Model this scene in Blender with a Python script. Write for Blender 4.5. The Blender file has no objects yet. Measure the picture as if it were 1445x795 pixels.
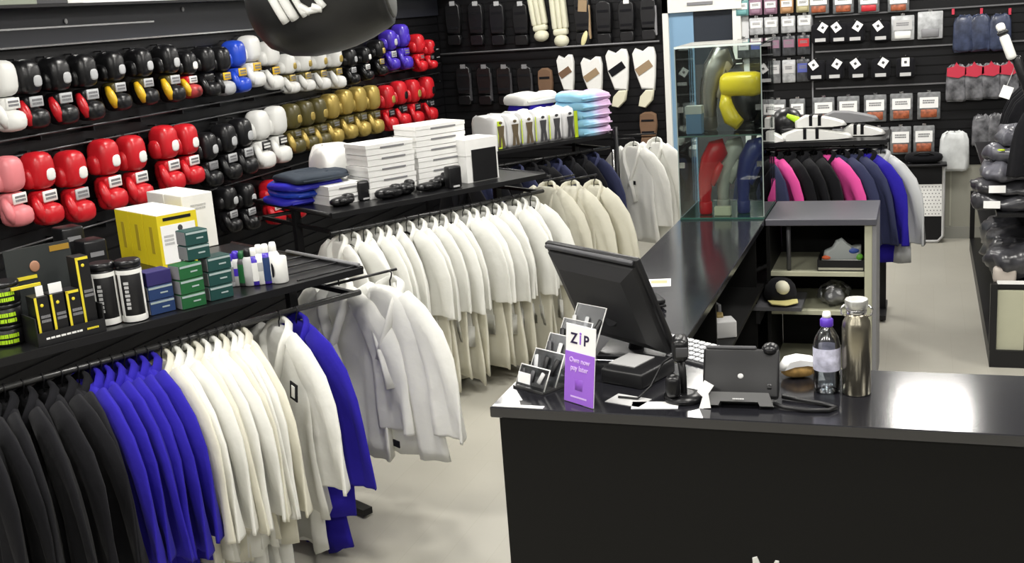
import bpy, bmesh, math, random
from mathutils import Vector, Matrix
scene = bpy.context.scene
C = scene.collection
rng = random.Random(7)
PI = math.pi

# ---------------------------------------------------------------- camera
FPX = 1595.93
CAM_H = 2.15
RW = ((0.941, 0.012, -0.339), (0.332, -0.245, 0.911), (-0.072, -0.969, -0.235))
rm = Matrix(RW)
ax = Vector((rm[0][0], rm[1][0], rm[2][0])).normalized()
az = Vector((rm[0][2], rm[1][2], rm[2][2])); az = (az - ax * az.dot(ax)).normalized()
ay = az.cross(ax).normalized()
cam_d = bpy.data.cameras.new('camera'); cam = bpy.data.objects.new('camera', cam_d); C.objects.link(cam)
m = Matrix.Identity(4)
for i in range(3):
    m[i][0] = ax[i]; m[i][1] = -ay[i]; m[i][2] = -az[i]
m[2][3] = CAM_H
cam.matrix_world = m
cam_d.sensor_width = 36.0; cam_d.lens = FPX / 1445 * 36.0; cam_d.clip_start = 0.05; cam_d.clip_end = 60
scene.camera = cam
scene.view_settings.view_transform = 'Standard'; scene.view_settings.look = 'None'
scene.view_settings.gamma = 1.0; scene.view_settings.use_curve_mapping = False
scene.view_settings.exposure = 0.3

# ---------------------------------------------------------------- world and ceiling lights
w = bpy.data.worlds.new('world'); scene.world = w; w.use_nodes = True
w.node_tree.nodes['Background'].inputs[0].default_value = (1.0, 0.97, 0.92, 1)
w.node_tree.nodes['Background'].inputs[1].default_value = 0.01
CEIL = 3.1
PANELS = [(x, y) for y in (0.2, 2.9, 5.6, 8.7) for x in (-3.1, -1.5, 0.1, 1.7)]
POWER = 26
for i, (x, y) in enumerate(PANELS):
    ld = bpy.data.lights.new('panel_light', 'AREA'); ld.shape = 'RECTANGLE'; ld.size = 0.5; ld.size_y = 0.5
    ld.energy = POWER; ld.color = (1.0, 0.97, 0.91)
    lo = bpy.data.objects.new('panel_light', ld); lo.location = (x, y, CEIL - 0.06); C.objects.link(lo)

# ---------------------------------------------------------------- pixel to place, on real planes
def wray(px, py):
    v = ax * ((px - 722.5) / FPX) + ay * ((py - 397.5) / FPX) + az
    return v
O = Vector((0, 0, CAM_H))
def onx(px, py, x): r = wray(px, py); return O + r * (x / r.x)
def ony(px, py, y): r = wray(px, py); return O + r * (y / r.y)
def onz(px, py, z): r = wray(px, py); return O + r * ((z - CAM_H) / r.z)
def onp(px, py, p0, n): r = wray(px, py); return O + r * (n.dot(p0 - O) / n.dot(r))

# ---------------------------------------------------------------- materials
MATS = {}
def M(name, col=(0.5, 0.5, 0.5), rough=0.5, metal=0.0, noise=0.0, scale=20.0, bump=0.0, bscale=60.0, spec=0.5, emit=None, sheen=0.0, coat=0.0, alpha=None):
    if name in MATS: return MATS[name]
    mt = bpy.data.materials.new(name); mt.use_nodes = True
    nt = mt.node_tree; b = nt.nodes['Principled BSDF']
    b.inputs['Base Color'].default_value = (*col, 1); b.inputs['Roughness'].default_value = rough
    b.inputs['Metallic'].default_value = metal; b.inputs['Specular IOR Level'].default_value = spec
    if sheen: b.inputs['Sheen Weight'].default_value = sheen
    if coat: b.inputs['Coat Weight'].default_value = coat
    if alpha is not None: b.inputs['Alpha'].default_value = alpha
    if emit: b.inputs['Emission Color'].default_value = (*emit[:3], 1); b.inputs['Emission Strength'].default_value = emit[3]
    tc = None
    if noise or bump:
        tc = nt.nodes.new('ShaderNodeTexCoord')
    if noise:
        n = nt.nodes.new('ShaderNodeTexNoise'); n.inputs['Scale'].default_value = scale; n.inputs['Detail'].default_value = 4
        nt.links.new(tc.outputs['Object'], n.inputs['Vector'])
        r = nt.nodes.new('ShaderNodeValToRGB')
        r.color_ramp.elements[0].position = 0.3; r.color_ramp.elements[1].position = 0.7
        lo = tuple(max(0, c * (1 - noise)) for c in col); hi = tuple(min(1, c * (1 + noise)) for c in col)
        r.color_ramp.elements[0].color = (*lo, 1); r.color_ramp.elements[1].color = (*hi, 1)
        nt.links.new(n.outputs['Fac'], r.inputs['Fac']); nt.links.new(r.outputs['Color'], b.inputs['Base Color'])
    if bump:
        n2 = nt.nodes.new('ShaderNodeTexNoise'); n2.inputs['Scale'].default_value = bscale; n2.inputs['Detail'].default_value = 3
        nt.links.new(tc.outputs['Object'], n2.inputs['Vector'])
        bp = nt.nodes.new('ShaderNodeBump'); bp.inputs['Strength'].default_value = bump; bp.inputs['Distance'].default_value = 0.01
        nt.links.new(n2.outputs['Fac'], bp.inputs['Height']); nt.links.new(bp.outputs['Normal'], b.inputs['Normal'])
    MATS[name] = mt; return mt
def glass_mat(name, tint=(1, 1, 1), refl=0.08, rough=0.02):
    mt = bpy.data.materials.new(name); mt.use_nodes = True; nt = mt.node_tree
    for n in list(nt.nodes): nt.nodes.remove(n)
    out = nt.nodes.new('ShaderNodeOutputMaterial'); mix = nt.nodes.new('ShaderNodeMixShader')
    t = nt.nodes.new('ShaderNodeBsdfTransparent'); t.inputs[0].default_value = (*tint, 1)
    g = nt.nodes.new('ShaderNodeBsdfGlossy'); g.inputs['Roughness'].default_value = rough
    f = nt.nodes.new('ShaderNodeFresnel'); f.inputs[0].default_value = 1.45
    ad = nt.nodes.new('ShaderNodeMath'); ad.operation = 'ADD'; ad.inputs[1].default_value = refl; ad.use_clamp = True
    nt.links.new(f.outputs[0], ad.inputs[0]); nt.links.new(ad.outputs[0], mix.inputs[0])
    nt.links.new(t.outputs[0], mix.inputs[1]); nt.links.new(g.outputs[0], mix.inputs[2]); nt.links.new(mix.outputs[0], out.inputs[0])
    MATS[name] = mt; return mt
GLASS = glass_mat('clear_glass', (0.93, 0.97, 0.95), 0.02)
PLASTIC = glass_mat('clear_plastic', (0.92, 0.93, 0.95), 0.10, 0.12)
BAGPL = glass_mat('frosted_plastic', (0.92, 0.93, 0.94), 0.12, 0.3)

BLK = M('black_paint', (0.006, 0.006, 0.007), 0.5, bump=0.02)
BLKM = M('black_metal', (0.007, 0.007, 0.008), 0.4, spec=0.35)
BLKG = M('black_gloss', (0.006, 0.006, 0.007), 0.3, spec=0.4)
BLKP = M('black_plastic', (0.009, 0.009, 0.010), 0.4, spec=0.4)
BLKF = M('black_fabric', (0.006, 0.006, 0.008), 0.9, sheen=0.03, spec=0.2, bump=0.5, bscale=14)
BLKL = M('black_leather', (0.007, 0.007, 0.008), 0.32, bump=0.08, bscale=90)
DKG = M('dark_grey', (0.05, 0.05, 0.055), 0.5)
MDG = M('mid_grey', (0.2, 0.2, 0.21), 0.5)
LTG = M('light_grey', (0.5, 0.5, 0.5), 0.5)
WHT = M('white_paint', (0.8, 0.8, 0.78), 0.5)
def cotton(name, col, k=0.3):
    mt = M(name, col, 0.9, sheen=0.1, bump=0.6, bscale=14, noise=0.03, scale=6); nt = mt.node_tree
    b = nt.nodes['Principled BSDF']; out = nt.nodes['Material Output']; mx = nt.nodes.new('ShaderNodeMixShader'); tr = nt.nodes.new('ShaderNodeBsdfTranslucent')
    tr.inputs[0].default_value = (*col, 1); mx.inputs[0].default_value = k
    nt.links.new(b.outputs[0], mx.inputs[1]); nt.links.new(tr.outputs[0], mx.inputs[2]); nt.links.new(mx.outputs[0], out.inputs[0]); return mt
WHTF = cotton('white_cotton', (0.88, 0.88, 0.84)); CREF = cotton('cream_cotton', (0.80, 0.78, 0.67))
BLUF = M('royal_blue_cotton', (0.02, 0.012, 0.30), 0.85, sheen=0.02, spec=0.2, bump=0.5, bscale=14)
WHTC = M('white_card', (0.8, 0.8, 0.78), 0.6, noise=0.03, scale=15)
PAPER = M('white_paper', (0.85, 0.85, 0.84), 0.7)
STEEL = M('brushed_steel', (0.40, 0.37, 0.29), 0.28, metal=1.0, bump=0.03, bscale=200)
CHROME = M('chrome', (0.7, 0.7, 0.7), 0.2, metal=1.0)
RED = M('red_leather', (0.55, 0.012, 0.02), 0.32, bump=0.05, bscale=80)
PINK = M('pink_leather', (0.75, 0.22, 0.24), 0.4)
WHTL = M('white_leather', (0.8, 0.8, 0.77), 0.4, bump=0.05, bscale=80)
GOLD = M('gold_leather', (0.52, 0.38, 0.1), 0.35, metal=0.45, bump=0.06, bscale=60)
YELL = M('gold_yellow_leather', (0.75, 0.46, 0.02), 0.35)
OLIV = M('dark_olive_leather', (0.09, 0.075, 0.022), 0.35)
BLUL = M('blue_leather', (0.02, 0.07, 0.55), 0.3)
PURL = M('violet_blue_leather', (0.06, 0.03, 0.42), 0.3)
SILV = M('silver_grey', (0.45, 0.46, 0.47), 0.4)
BROWN = M('brown_suede', (0.16, 0.09, 0.05), 0.8)
TANS = M('tan_stripe', (0.3, 0.21, 0.12), 0.7)
YBOX = M('yellow_card', (0.72, 0.58, 0.015), 0.5)
LIME = M('lime_print', (0.55, 0.72, 0.02), 0.5)
LNEON = M('neon_print', (0.5, 0.8, 0.02), 0.5)
TEAL = M('teal_card', (0.01, 0.055, 0.05), 0.45)
GRNC = M('green_card', (0.012, 0.10, 0.03), 0.45)
BLUC = M('navy_card', (0.015, 0.04, 0.13), 0.45)
INDC = M('indigo_card', (0.022, 0.016, 0.11), 0.5)
BEIGE = M('beige_laminate', (0.42, 0.42, 0.31), 0.5, noise=0.04, scale=8)
ORNG = M('orange_print', (0.32, 0.085, 0.035), 0.5, noise=0.5, scale=40)
NAVY = M('navy_fabric', (0.02, 0.025, 0.075), 0.85, bump=0.15, bscale=200)
PINKF = M('hot_pink_fabric', (0.75, 0.07, 0.33), 0.8)

# ---------------------------------------------------------------- mesh building
class MB:
    def __init__(s): s.v = []; s.f = []; s.mi = []; s.sm = []
    def add(s, vs, fs, mi=0, smooth=False, mat=None):
        o = len(s.v)
        for p in vs:
            p = Vector(p)
            s.v.append(tuple(mat @ p) if mat is not None else tuple(p))
        for f in fs:
            s.f.append(tuple(o + i for i in f)); s.mi.append(mi); s.sm.append(smooth)
        return s
    def box(s, c, d, mi=0, mat=None):
        x, y, z = (k / 2 for k in d); cx, cy, cz = c
        vs = [(cx + a * x, cy + b * y, cz + e * z) for e in (-1, 1) for b in (-1, 1) for a in (-1, 1)]
        return s.add(vs, [(0, 2, 3, 1), (4, 5, 7, 6), (0, 1, 5, 4), (2, 6, 7, 3), (0, 4, 6, 2), (1, 3, 7, 5)], mi, False, mat)
    def rbox(s, c, d, r=0.01, mi=0, mat=None, smooth=True, n=3):
        bm = bmesh.new(); bmesh.ops.create_cube(bm, size=1.0)
        for v in bm.verts: v.co = Vector((v.co.x * d[0], v.co.y * d[1], v.co.z * d[2])) + Vector(c)
        bmesh.ops.bevel(bm, geom=bm.edges[:], offset=min(r, min(d) * 0.49), segments=n, affect='EDGES', profile=0.5)
        bm.verts.index_update()
        s.add([v.co for v in bm.verts], [[v.index for v in f.verts] for f in bm.faces], mi, smooth, mat); bm.free(); return s
    def loft(s, rings, mi=0, cap=True, smooth=True, mat=None, closed=False):
        n = len(rings[0]); vs = [p for r in rings for p in r]; fs = []
        k = len(rings)
        for i in range(k if closed else k - 1):
            a = i * n; b = ((i + 1) % k) * n
            for j in range(n): fs.append((a + j, a + (j + 1) % n, b + (j + 1) % n, b + j))
        if cap and not closed:  # flat caps
            fs.append(tuple(reversed(range(n)))); fs.append(tuple((k - 1) * n + j for j in range(n)))
            s.add(vs, fs, mi, smooth, mat); s.sm[-1] = s.sm[-2] = False; return s
        return s.add(vs, fs, mi, smooth, mat)
    def tube(s, pts, r, n=8, mi=0, closed=False, flat=1.0, mat=None):
        pts = [Vector(p) for p in pts]; rings = []; k = len(pts); up = None
        for i, p in enumerate(pts):
            if closed: t = pts[(i + 1) % k] - pts[i - 1]
            else: t = pts[min(i + 1, k - 1)] - pts[max(i - 1, 0)]
            t.normalize()
            if up is None:
                up = Vector((0, 0, 1)) if abs(t.z) < 0.9 else Vector((1, 0, 0))
            a = t.cross(up).normalized(); b = a.cross(t).normalized(); up = b
            rr = r[i] if isinstance(r, (list, tuple)) else r
            rings.append([p + a * (rr * math.cos(2 * PI * j / n)) + b * (rr * flat * math.sin(2 * PI * j / n)) for j in range(n)])
        return s.loft(rings, mi, True, True, mat, closed)
    def lathe(s, prof, n=20, mi=0, mat=None, cap=True):
        rings = [[(r * math.cos(2 * PI * j / n), r * math.sin(2 * PI * j / n), z) for j in range(n)] for r, z in prof]
        return s.loft(rings, mi, cap, True, mat)
    def prism(s, poly, t, mi=0, mat=None, bev=0.0):
        # outline in local XZ, thickness t along Y from -t/2 to t/2
        n = len(poly); rings = []
        if bev:
            cx = sum(p[0] for p in poly) / n; cz = sum(p[1] for p in poly) / n
            def sh(k): return [(cx + (x - cx) * k, z + (cz - z) * (1 - k)) for x, z in poly]
            seq = [(1 - bev, -t / 2), (1 - bev * 0.3, -t * 0.4), (1, -t * 0.15), (1, t * 0.15), (1 - bev * 0.3, t * 0.4), (1 - bev, t / 2)]
            rings = [[(x, y, z) for x, z in sh(k)] for k, y in seq]
            return s.loft(rings, mi, True, True, mat)
        rings = [[(x, y, z) for x, z in poly] for y in (-t / 2, t / 2)]
        return s.loft(rings, mi, True, False, mat)
    def ellipsoid(s, c, r, n=14, k=9, mi=0, mat=None, p=1.0):
        rings = []
        def sp(v, e): return math.copysign(abs(v) ** e, v)
        for i in range(k):
            a = -PI / 2 + PI * (i + 0.15) / (k - 0.7)
            cz = sp(math.sin(a), p); cr = abs(math.cos(a)) ** p
            rings.append([(c[0] + r[0] * cr * sp(math.cos(2 * PI * j / n), p), c[1] + r[1] * cr * sp(math.sin(2 * PI * j / n), p), c[2] + r[2] * cz) for j in range(n)])
        return s.loft(rings, mi, True, True, mat)
    def crumple(s, amp, freq, seed=0.0):
        from mathutils import noise as mn
        s.v = [tuple(Vector(p) + mn.noise_vector(Vector(p) * freq + Vector((seed, seed * 2, 0))) * amp) for p in s.v]; return s
    def mesh(s, name, mats=1):
        me = bpy.data.meshes.new(name); me.from_pydata(s.v, [], s.f)
        me.polygons.foreach_set('material_index', s.mi); me.polygons.foreach_set('use_smooth', s.sm)
        for _ in range(mats): me.materials.append(None)
        bm = bmesh.new(); bm.from_mesh(me); bmesh.ops.recalc_face_normals(bm, faces=bm.faces[:]); bm.to_mesh(me); bm.free()
        me.update(); return me
    def build(s, name, mat, parent=None, loc=None, rot=None, label=None):
        mats = mat if isinstance(mat, (list, tuple)) else [mat]
        return part(name, s.mesh(name, len(mats)), mats, parent, loc, rot, label)

def part(name, me, mat, parent=None, loc=None, rot=None, label=None):
    mats = mat if isinstance(mat, (list, tuple)) else [mat]
    o = bpy.data.objects.new(name, me); C.objects.link(o)
    for i, mm in enumerate(mats):
        o.material_slots[i].link = 'OBJECT'; o.material_slots[i].material = mm
    if parent: o.parent = parent
    if loc is not None: o.location = loc
    if rot is not None: o.rotation_euler = rot if isinstance(rot, (tuple, list)) else (0, 0, rot)
    if label: o['label'] = label
    return o
def tag(o, label, cat, group=None, kind=None):
    o['label'] = label; o['category'] = cat
    if group: o['group'] = group
    if kind: o['kind'] = kind
    return o
def thing(name, label, cat, loc=(0, 0, 0), rot=0, group=None):
    o = bpy.data.objects.new(name, None); o.empty_display_size = 0.05; C.objects.link(o)
    o.location = loc; o.rotation_euler = rot if isinstance(rot, (tuple, list)) else (0, 0, rot)
    return tag(o, label, cat, group)
def struct(o, label=None):
    o['kind'] = 'structure'
    if label: o['label'] = label
    return o
TXT = {}
def text_mesh(s, size, ext=0.0008):
    cu = bpy.data.curves.new('lettering', 'FONT'); cu.body = s; cu.size = size; cu.offset = size * 0.02; cu.extrude = ext
    cu.align_x = 'CENTER'; cu.align_y = 'CENTER'; cu.resolution_u = 3
    o = bpy.data.objects.new('lettering', cu); C.objects.link(o)
    dg = bpy.context.evaluated_depsgraph_get()
    me = bpy.data.meshes.new_from_object(o.evaluated_get(dg))
    bpy.data.objects.remove(o); bpy.data.curves.remove(cu)
    if not me.materials: me.materials.append(None)
    return me
ORD = ['first', 'second', 'third', 'fourth', 'fifth', 'sixth', 'seventh', 'eighth', 'ninth', 'tenth', 'eleventh', 'twelfth', 'thirteenth', 'fourteenth', 'fifteenth', 'sixteenth', 'seventeenth', 'eighteenth', 'nineteenth', 'twentieth', 'twenty-first', 'twenty-second', 'twenty-third', 'twenty-fourth', 'twenty-fifth']
# ================================================================ setting
def floor_mat():
    mt = M('floor_vinyl', (0.43, 0.415, 0.36), 0.42, noise=0.06, scale=1.6)
    nt = mt.node_tree; b = nt.nodes['Principled BSDF']
    src = b.inputs['Base Color'].links[0].from_socket
    tc = nt.nodes.new('ShaderNodeTexCoord'); br = nt.nodes.new('ShaderNodeTexBrick')
    br.inputs['Scale'].default_value = 1.0; br.inputs['Brick Width'].default_value = 0.18; br.inputs['Row Height'].default_value = 1.2
    br.inputs['Mortar Size'].default_value = 0.0015; br.offset = 0.5
    br.inputs['Color1'].default_value = (1, 1, 1, 1); br.inputs['Color2'].default_value = (0.97, 0.965, 0.96, 1); br.inputs['Mortar'].default_value = (0.9, 0.89, 0.87, 1)
    mx = nt.nodes.new('ShaderNodeMix'); mx.data_type = 'RGBA'; mx.blend_type = 'MULTIPLY'; mx.inputs[0].default_value = 1.0
    nt.links.new(tc.outputs['Object'], br.inputs['Vector']); nt.links.new(src, mx.inputs[6]); nt.links.new(br.outputs['Color'], mx.inputs[7])
    nt.links.new(mx.outputs[2], b.inputs['Base Color']); return mt
XW, XE, YB, YF = -4.28, 3.4, 10.0, -2.6
struct(MB().box(((XW + XE) / 2, (YB + YF) / 2, -0.05), (XE - XW + 0.4, YB - YF + 0.4, 0.1)).build('floor', floor_mat()), 'pale beige vinyl plank floor')
struct(MB().box(((XW + XE) / 2, (YB + YF) / 2, CEIL + 0.05), (XE - XW + 0.4, YB - YF + 0.4, 0.1)).build('ceiling', M('ceiling_dark', (0.32, 0.33, 0.35), 0.9)))
WALLM = M('wall_plaster', (0.82, 0.83, 0.84), 0.8, noise=0.03, scale=3)
struct(MB().box((XE + 0.06, (YB + YF) / 2, CEIL / 2), (0.12, YB - YF, CEIL)).build('wall_right', M('wall_dim', (0.12, 0.12, 0.12), 0.8)))
struct(MB().box(((XW + XE) / 2, YF - 0.06, CEIL / 2), (XE - XW + 0.3, 0.12, CEIL)).build('wall_front', M('wall_dim')))
wl = struct(MB().box((XW - 0.06, (YB + YF) / 2, CEIL / 2), (0.12, YB - YF, CEIL)).build('wall_left', WALLM), 'white wall clad with black slatwall')
wb = struct(MB().box(((XW + XE) / 2, YB + 0.06, CEIL / 2), (XE - XW + 0.3, 0.12, CEIL)).build('wall_back', WALLM), 'back wall clad with black slatwall above beige panels')
SLAT = M('slatwall_black', (0.004, 0.004, 0.005), 0.45, spec=0.3, bump=0.04, bscale=30)
def slats(parent, axis, a, b, z0, z1, depth=0.014):
    h = 0.075; z = z0
    L = b - a
    me = MB().box((0, 0, 0), ((depth, L, h - 0.012) if axis == 'y' else (L, depth, h - 0.012))).mesh('slat')
    while z + h <= z1 + 1e-4:
        if axis == 'y': loc = (XW + depth / 2, (a + b) / 2, z + h / 2)
        else: loc = ((a + b) / 2, YB - depth / 2, z + h / 2)
        part('slat', me, SLAT, parent, loc); z += h
MB().box((XW + 0.002, 5.6, 1.12), (0.004, 8.8, 2.1)).build('backing_board', SLAT, wl)
MB().box(((XW - 2.13) / 2, YB - 0.002, 1.2), (-2.13 - XW - 0.01, 0.004, 2.3)).build('backing_board', SLAT, wb)
MB().box(((XE - 1.4) / 2, YB - 0.002, 1.49), (XE + 1.4, 0.004, 1.74)).build('backing_board', SLAT, wb)
slats(wl, 'y', 1.2, YB - 0.02, 0.1, 2.15)
slats(wb, 'x', XW + 0.02, -2.14, 0.1, 2.36)
slats(wb, 'x', -1.40, XE, 0.62, 2.36)
MB().box(((XE - 1.4) / 2, YB - 0.003, 0.31), (XE + 1.4, 0.006, 0.62)).build('lower_panel', M('wall_beige', (0.36, 0.355, 0.3), 0.7, noise=0.04, scale=4), wb)
# black fascia band over the gloves with its bright metal edges
MB().box((XW + 0.02, 5.5, 2.225), (0.04, 8.9, 0.19)).build('fascia_board', M('fascia', (0.013, 0.014, 0.02), 0.4), wl)
for z in (2.133, 2.222):
    MB().box((XW + 0.045, 4.2 if z < 2.2 else 3.4, z), (0.012, 6.3 if z < 2.2 else 4.6, 0.009)).build('metal_edge_strip', CHROME, wl)
MB().box((XW + 0.11, 5.5, 2.325), (0.22, 8.9, 0.014)).build('ledge', BLKM, wl)
for z, o in ((1.700, 0.09), (1.612, 0.06), (1.17, 0.07)):
    rb = MB().tube([(XW + o, 2.0, z), (XW + o, 9.8, z)], 0.006, 6).build('rail', M('rail_grey', (0.1, 0.1, 0.105), 0.35, metal=0.6), wl)
    for k in range(20):
        MB().box((XW + o / 2, 2.2 + k * 0.4, z - 0.012), (o, 0.008, 0.035)).build('bracket', BLKM, rb)
for p in ((93, 30), (258, 13)):
    q = onx(p[0], p[1], XW + 0.045); MB().ellipsoid((q.x, q.y, q.z), (0.006, 0.012, 0.014)).build('cap_screw', LTG, wl)
# back wall shelf rails
for z in (1.775,):
    MB().tube([(XW + 0.05, YB - 0.10, z), (-2.16, YB - 0.10, z)], 0.008, 6).build('shelf_rail', MDG, wb)
for z in (1.893, 1.604, 1.299):
    MB().box((0.4, YB - 0.03, z), (2.5, 0.02, 0.012)).build('shelf_rail', M('rail_dim', (0.12, 0.12, 0.125), 0.4), wb)
MB().box((-0.875, YB - 0.02, 1.45), (0.012, 0.02, 1.6)).build('upright', MDG, wb)
# blue door, white jambs, small dark window beside it
WJ = M('white_jamb', (0.72, 0.72, 0.68), 0.5)
d1 = struct(MB().box((-1.975, YB - 0.02, 1.2), (0.21, 0.035, 2.4)).build('door_1', M('blue_door', (0.19, 0.33, 0.48), 0.5)), 'blue door panel in a white jamb at the back')
MB().box((-2.105, YB - 0.04, 1.2), (0.05, 0.08, 2.4)).build('jamb', WJ, d1)
MB().box((-1.79, YB - 0.04, 2.10), (0.68, 0.08, 0.19)).build('lintel', WJ, d1)
MB().box((-1.80, YB - 0.085, 2.07), (0.22, 0.01, 0.025)).build('sign_strip', MDG, d1)
w1 = struct(MB().box((-1.70, YB - 0.012, 1.85), (0.34, 0.02, 0.6)).build('window_1', M('dark_pane', (0.03, 0.035, 0.045), 0.15)), 'dark window pane with white frame beside the blue door')
MB().box((-1.495, YB - 0.03, 1.84), (0.07, 0.06, 0.6)).build('window_frame', WJ, w1)
MB().box((-1.60, YB - 0.03, 1.565), (0.28, 0.06, 0.035)).build('window_sill', WJ, w1)
MB().box((-1.66, YB - 0.012, 0.78), (0.42, 0.02, 1.54)).build('infill_panel', DKG, w1)
struct(MB().box((0.9, YB - 0.012, 0.05), (4.6, 0.02, 0.1)).build('baseboard_back', M('baseboard', (0.3, 0.3, 0.27), 0.5)))
for x in (0.23, 0.66):
    MB().box((x, YB - 0.008, 0.36), (0.012, 0.012, 0.5)).build('panel_joint', M('joint_strip', (0.5, 0.5, 0.42), 0.5), wb)

# ceiling panels, the lamps of the room
pm_f = MB().box((0, 0, 0), (0.62, 0.62, 0.03)).mesh('frame'); pm_d = MB().box((0, 0, -0.018), (0.56, 0.56, 0.01)).mesh('diffuser')
DIFF = M('lamp_diffuser', (0.9, 0.9, 0.88), 0.5, emit=(1, 0.97, 0.92, 6.0))
for i, (x, y) in enumerate(PANELS):
    t = thing('ceiling_light', 'square white ceiling light panel, %s of the ceiling grid' % ORD[i], 'light', (x, y, CEIL - 0.016), group='ceiling light panels')
    part('frame', pm_f, WHT, t); part('diffuser', pm_d, DIFF, t)

# ================================================================ counters
LAM = M('black_laminate', (0.004, 0.004, 0.004), 0.5, spec=0.2, bump=0.015, bscale=200)
TOPM = M('black_worktop', (0.012, 0.012, 0.015), 0.14, spec=0.9, bump=0.01, bscale=150)
DX0, DX1, DY0, DY1, DZ = -1.255, 1.6, 3.085, 3.585, 0.95
t = thing('front_desk', 'long black laminate service desk with white lettering, nearest the camera', 'counter', (0, DY0, 0))
MB().rbox(((DX0 + DX1) / 2, 0.25, DZ - 0.0175), (DX1 - DX0, 0.50, 0.035), 0.003, n=1, smooth=False).build('worktop', TOPM, t)
MB().box(((DX0 + DX1) / 2 + 0.01, 0.03, (DZ - 0.036) / 2), (DX1 - DX0 - 0.03, 0.03, DZ - 0.037)).build('front_panel', LAM, t)
for x in (DX0 + 0.04, DX1 - 0.04):
    MB().box((x, 0.26, (DZ - 0.036) / 2), (0.03, 0.42, DZ - 0.037)).build('side_panel', LAM, t)
MB().box(((DX0 + DX1) / 2, 0.28, 0.5), (DX1 - DX0 - 0.12, 0.4, 0.02)).build('inner_shelf', LAM, t)
LET = M('white_lettering', (0.75, 0.75, 0.72), 0.5)
MB().prism([(-0.452, 0.36), (-0.458, 0.53), (-0.445, 0.535), (-0.419, 0.47), (-0.392, 0.528), (-0.381, 0.527), (-0.377, 0.36), (-0.40, 0.36), (-0.403, 0.45), (-0.418, 0.415), (-0.43, 0.45), (-0.43, 0.36)], 0.006, mat=Matrix.Translation((0, 0.0125, -0.018))).build('letter', LET, t)
for x, zt, ww in ((-0.258, 0.515, 0.012), (-0.20, 0.508, 0.011)):
    MB().prism([(x - ww / 2, 0.36), (x - ww / 2, zt - 0.006), (x - ww / 4, zt), (x + ww / 4, zt), (x + ww / 2, zt - 0.006), (x + ww / 2, 0.36)], 0.006, mat=Matrix.Translation((0, 0.0125, -0.012))).build('letter', LET, t)

t = thing('side_counter', 'black side counter running back from the desk to the glass case', 'counter', (-1.02, DY1, 0))
Ls = 6.60 - DY1
MB().rbox((0, Ls / 2, DZ - 0.0175), (0.465, Ls - 0.004, 0.035), 0.003, n=1, smooth=False).build('worktop', TOPM, t)
MB().box((-0.205, Ls / 2, (DZ - 0.036) / 2), (0.03, Ls - 0.02, DZ - 0.037)).build('outer_panel', LAM, t)
for yy in (0.02, Ls * 0.38, Ls - 0.6, Ls - 0.02):
    MB().box((0.0, yy, (DZ - 0.036) / 2), (0.38, 0.02, DZ - 0.037)).build('divider', LAM, t)
for zz in (0.06, 0.58):
    MB().box((0.02, Ls / 2, zz), (0.40, Ls - 0.05, 0.02)).build('shelf', LAM, t)

CX0, CX1, CY0, CY1 = -0.785, -0.215, 6.05, 6.60
t = thing('end_cabinet', 'open black cabinet with beige shelves closing the counter at the back', 'cabinet', ((CX0 + CX1) / 2, CY0, 0))
cw = CX1 - CX0
MB().rbox((0, 0.275, DZ - 0.0175), (cw, 0.55, 0.035), 0.003, n=1, smooth=False).build('worktop', M('grey_worktop', (0.075, 0.075, 0.09), 0.35), t)
MB().box((cw / 2 - 0.012, 0.275, (DZ - 0.036) / 2), (0.02, 0.53, DZ - 0.037)).build('side_panel', MDG, t)
MB().box((cw / 2 - 0.042, 0.275, (DZ - 0.036) / 2), (0.038, 0.52, DZ - 0.037)).build('inner_side', BEIGE, t)
MB().box((-cw / 2 + 0.012, 0.275, (DZ - 0.036) / 2), (0.02, 0.53, DZ - 0.037)).build('side_panel', LAM, t)
MB().box((0, 0.53, (DZ - 0.036) / 2), (cw - 0.05, 0.02, DZ - 0.037)).build('back_panel', LAM, t)
for zz in (0.645, 0.43, 0.09):
    MB().box((-0.02, 0.27, zz), (cw - 0.085, 0.49, 0.022)).build('shelf', BEIGE, t)
MB().tube([(-0.17, 0.06, 0.91), (-0.17, 0.06, 0.66)], 0.012, 8).build('support_post', DKG, t)

# glass display case on the back end of the side counter
GX0, GX1, GY0, GY1, GZ0, GZ1 = -1.245, -0.79, 6.06, 6.58, DZ, 1.885
t = thing('glass_display_case', 'tall frameless glass display case holding gloves on the side counter', 'display case', ((GX0 + GX1) / 2, (GY0 + GY1) / 2, DZ))
gw, gd, gh = GX1 - GX0, GY1 - GY0, GZ1 - GZ0
MB().box((0, 0, 0.006), (gw, gd, 0.010)).build('base_pane', M('glass_edge_green', (0.03, 0.09, 0.07), 0.15), t)
MB().box((0, -gd / 2 + 0.003, gh / 2), (gw - 0.014, 0.006, gh - 0.03)).build('front_pane', GLASS, t)
MB().box((0, gd / 2 - 0.003, gh / 2), (gw - 0.014, 0.006, gh - 0.03)).build('back_pane', GLASS, t)
for sx in (-1, 1):
    MB().box((sx * (gw / 2 - 0.003), 0, gh / 2), (0.006, gd, gh - 0.03)).build('side_pane', GLASS, t)
MB().box((0, 0, gh - 0.006), (gw, gd, 0.008)).build('top_pane', GLASS, t)
GE = M('bright_glass_edge', (0.6, 0.68, 0.64), 0.2)
MB().box((0, -gd / 2, gh - 0.006), (gw, 0.006, 0.010)).build('top_edge', GE, t)
MB().box((0, -0.0, 0.455), (gw - 0.016, gd - 0.02, 0.008)).build('glass_shelf', GLASS, t)
MB().box((0, -gd / 2 + 0.008, 0.455), (gw - 0.016, 0.004, 0.008)).build('shelf_edge', M('glass_edge_dark', (0.12, 0.2, 0.17), 0.2), t)
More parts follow.
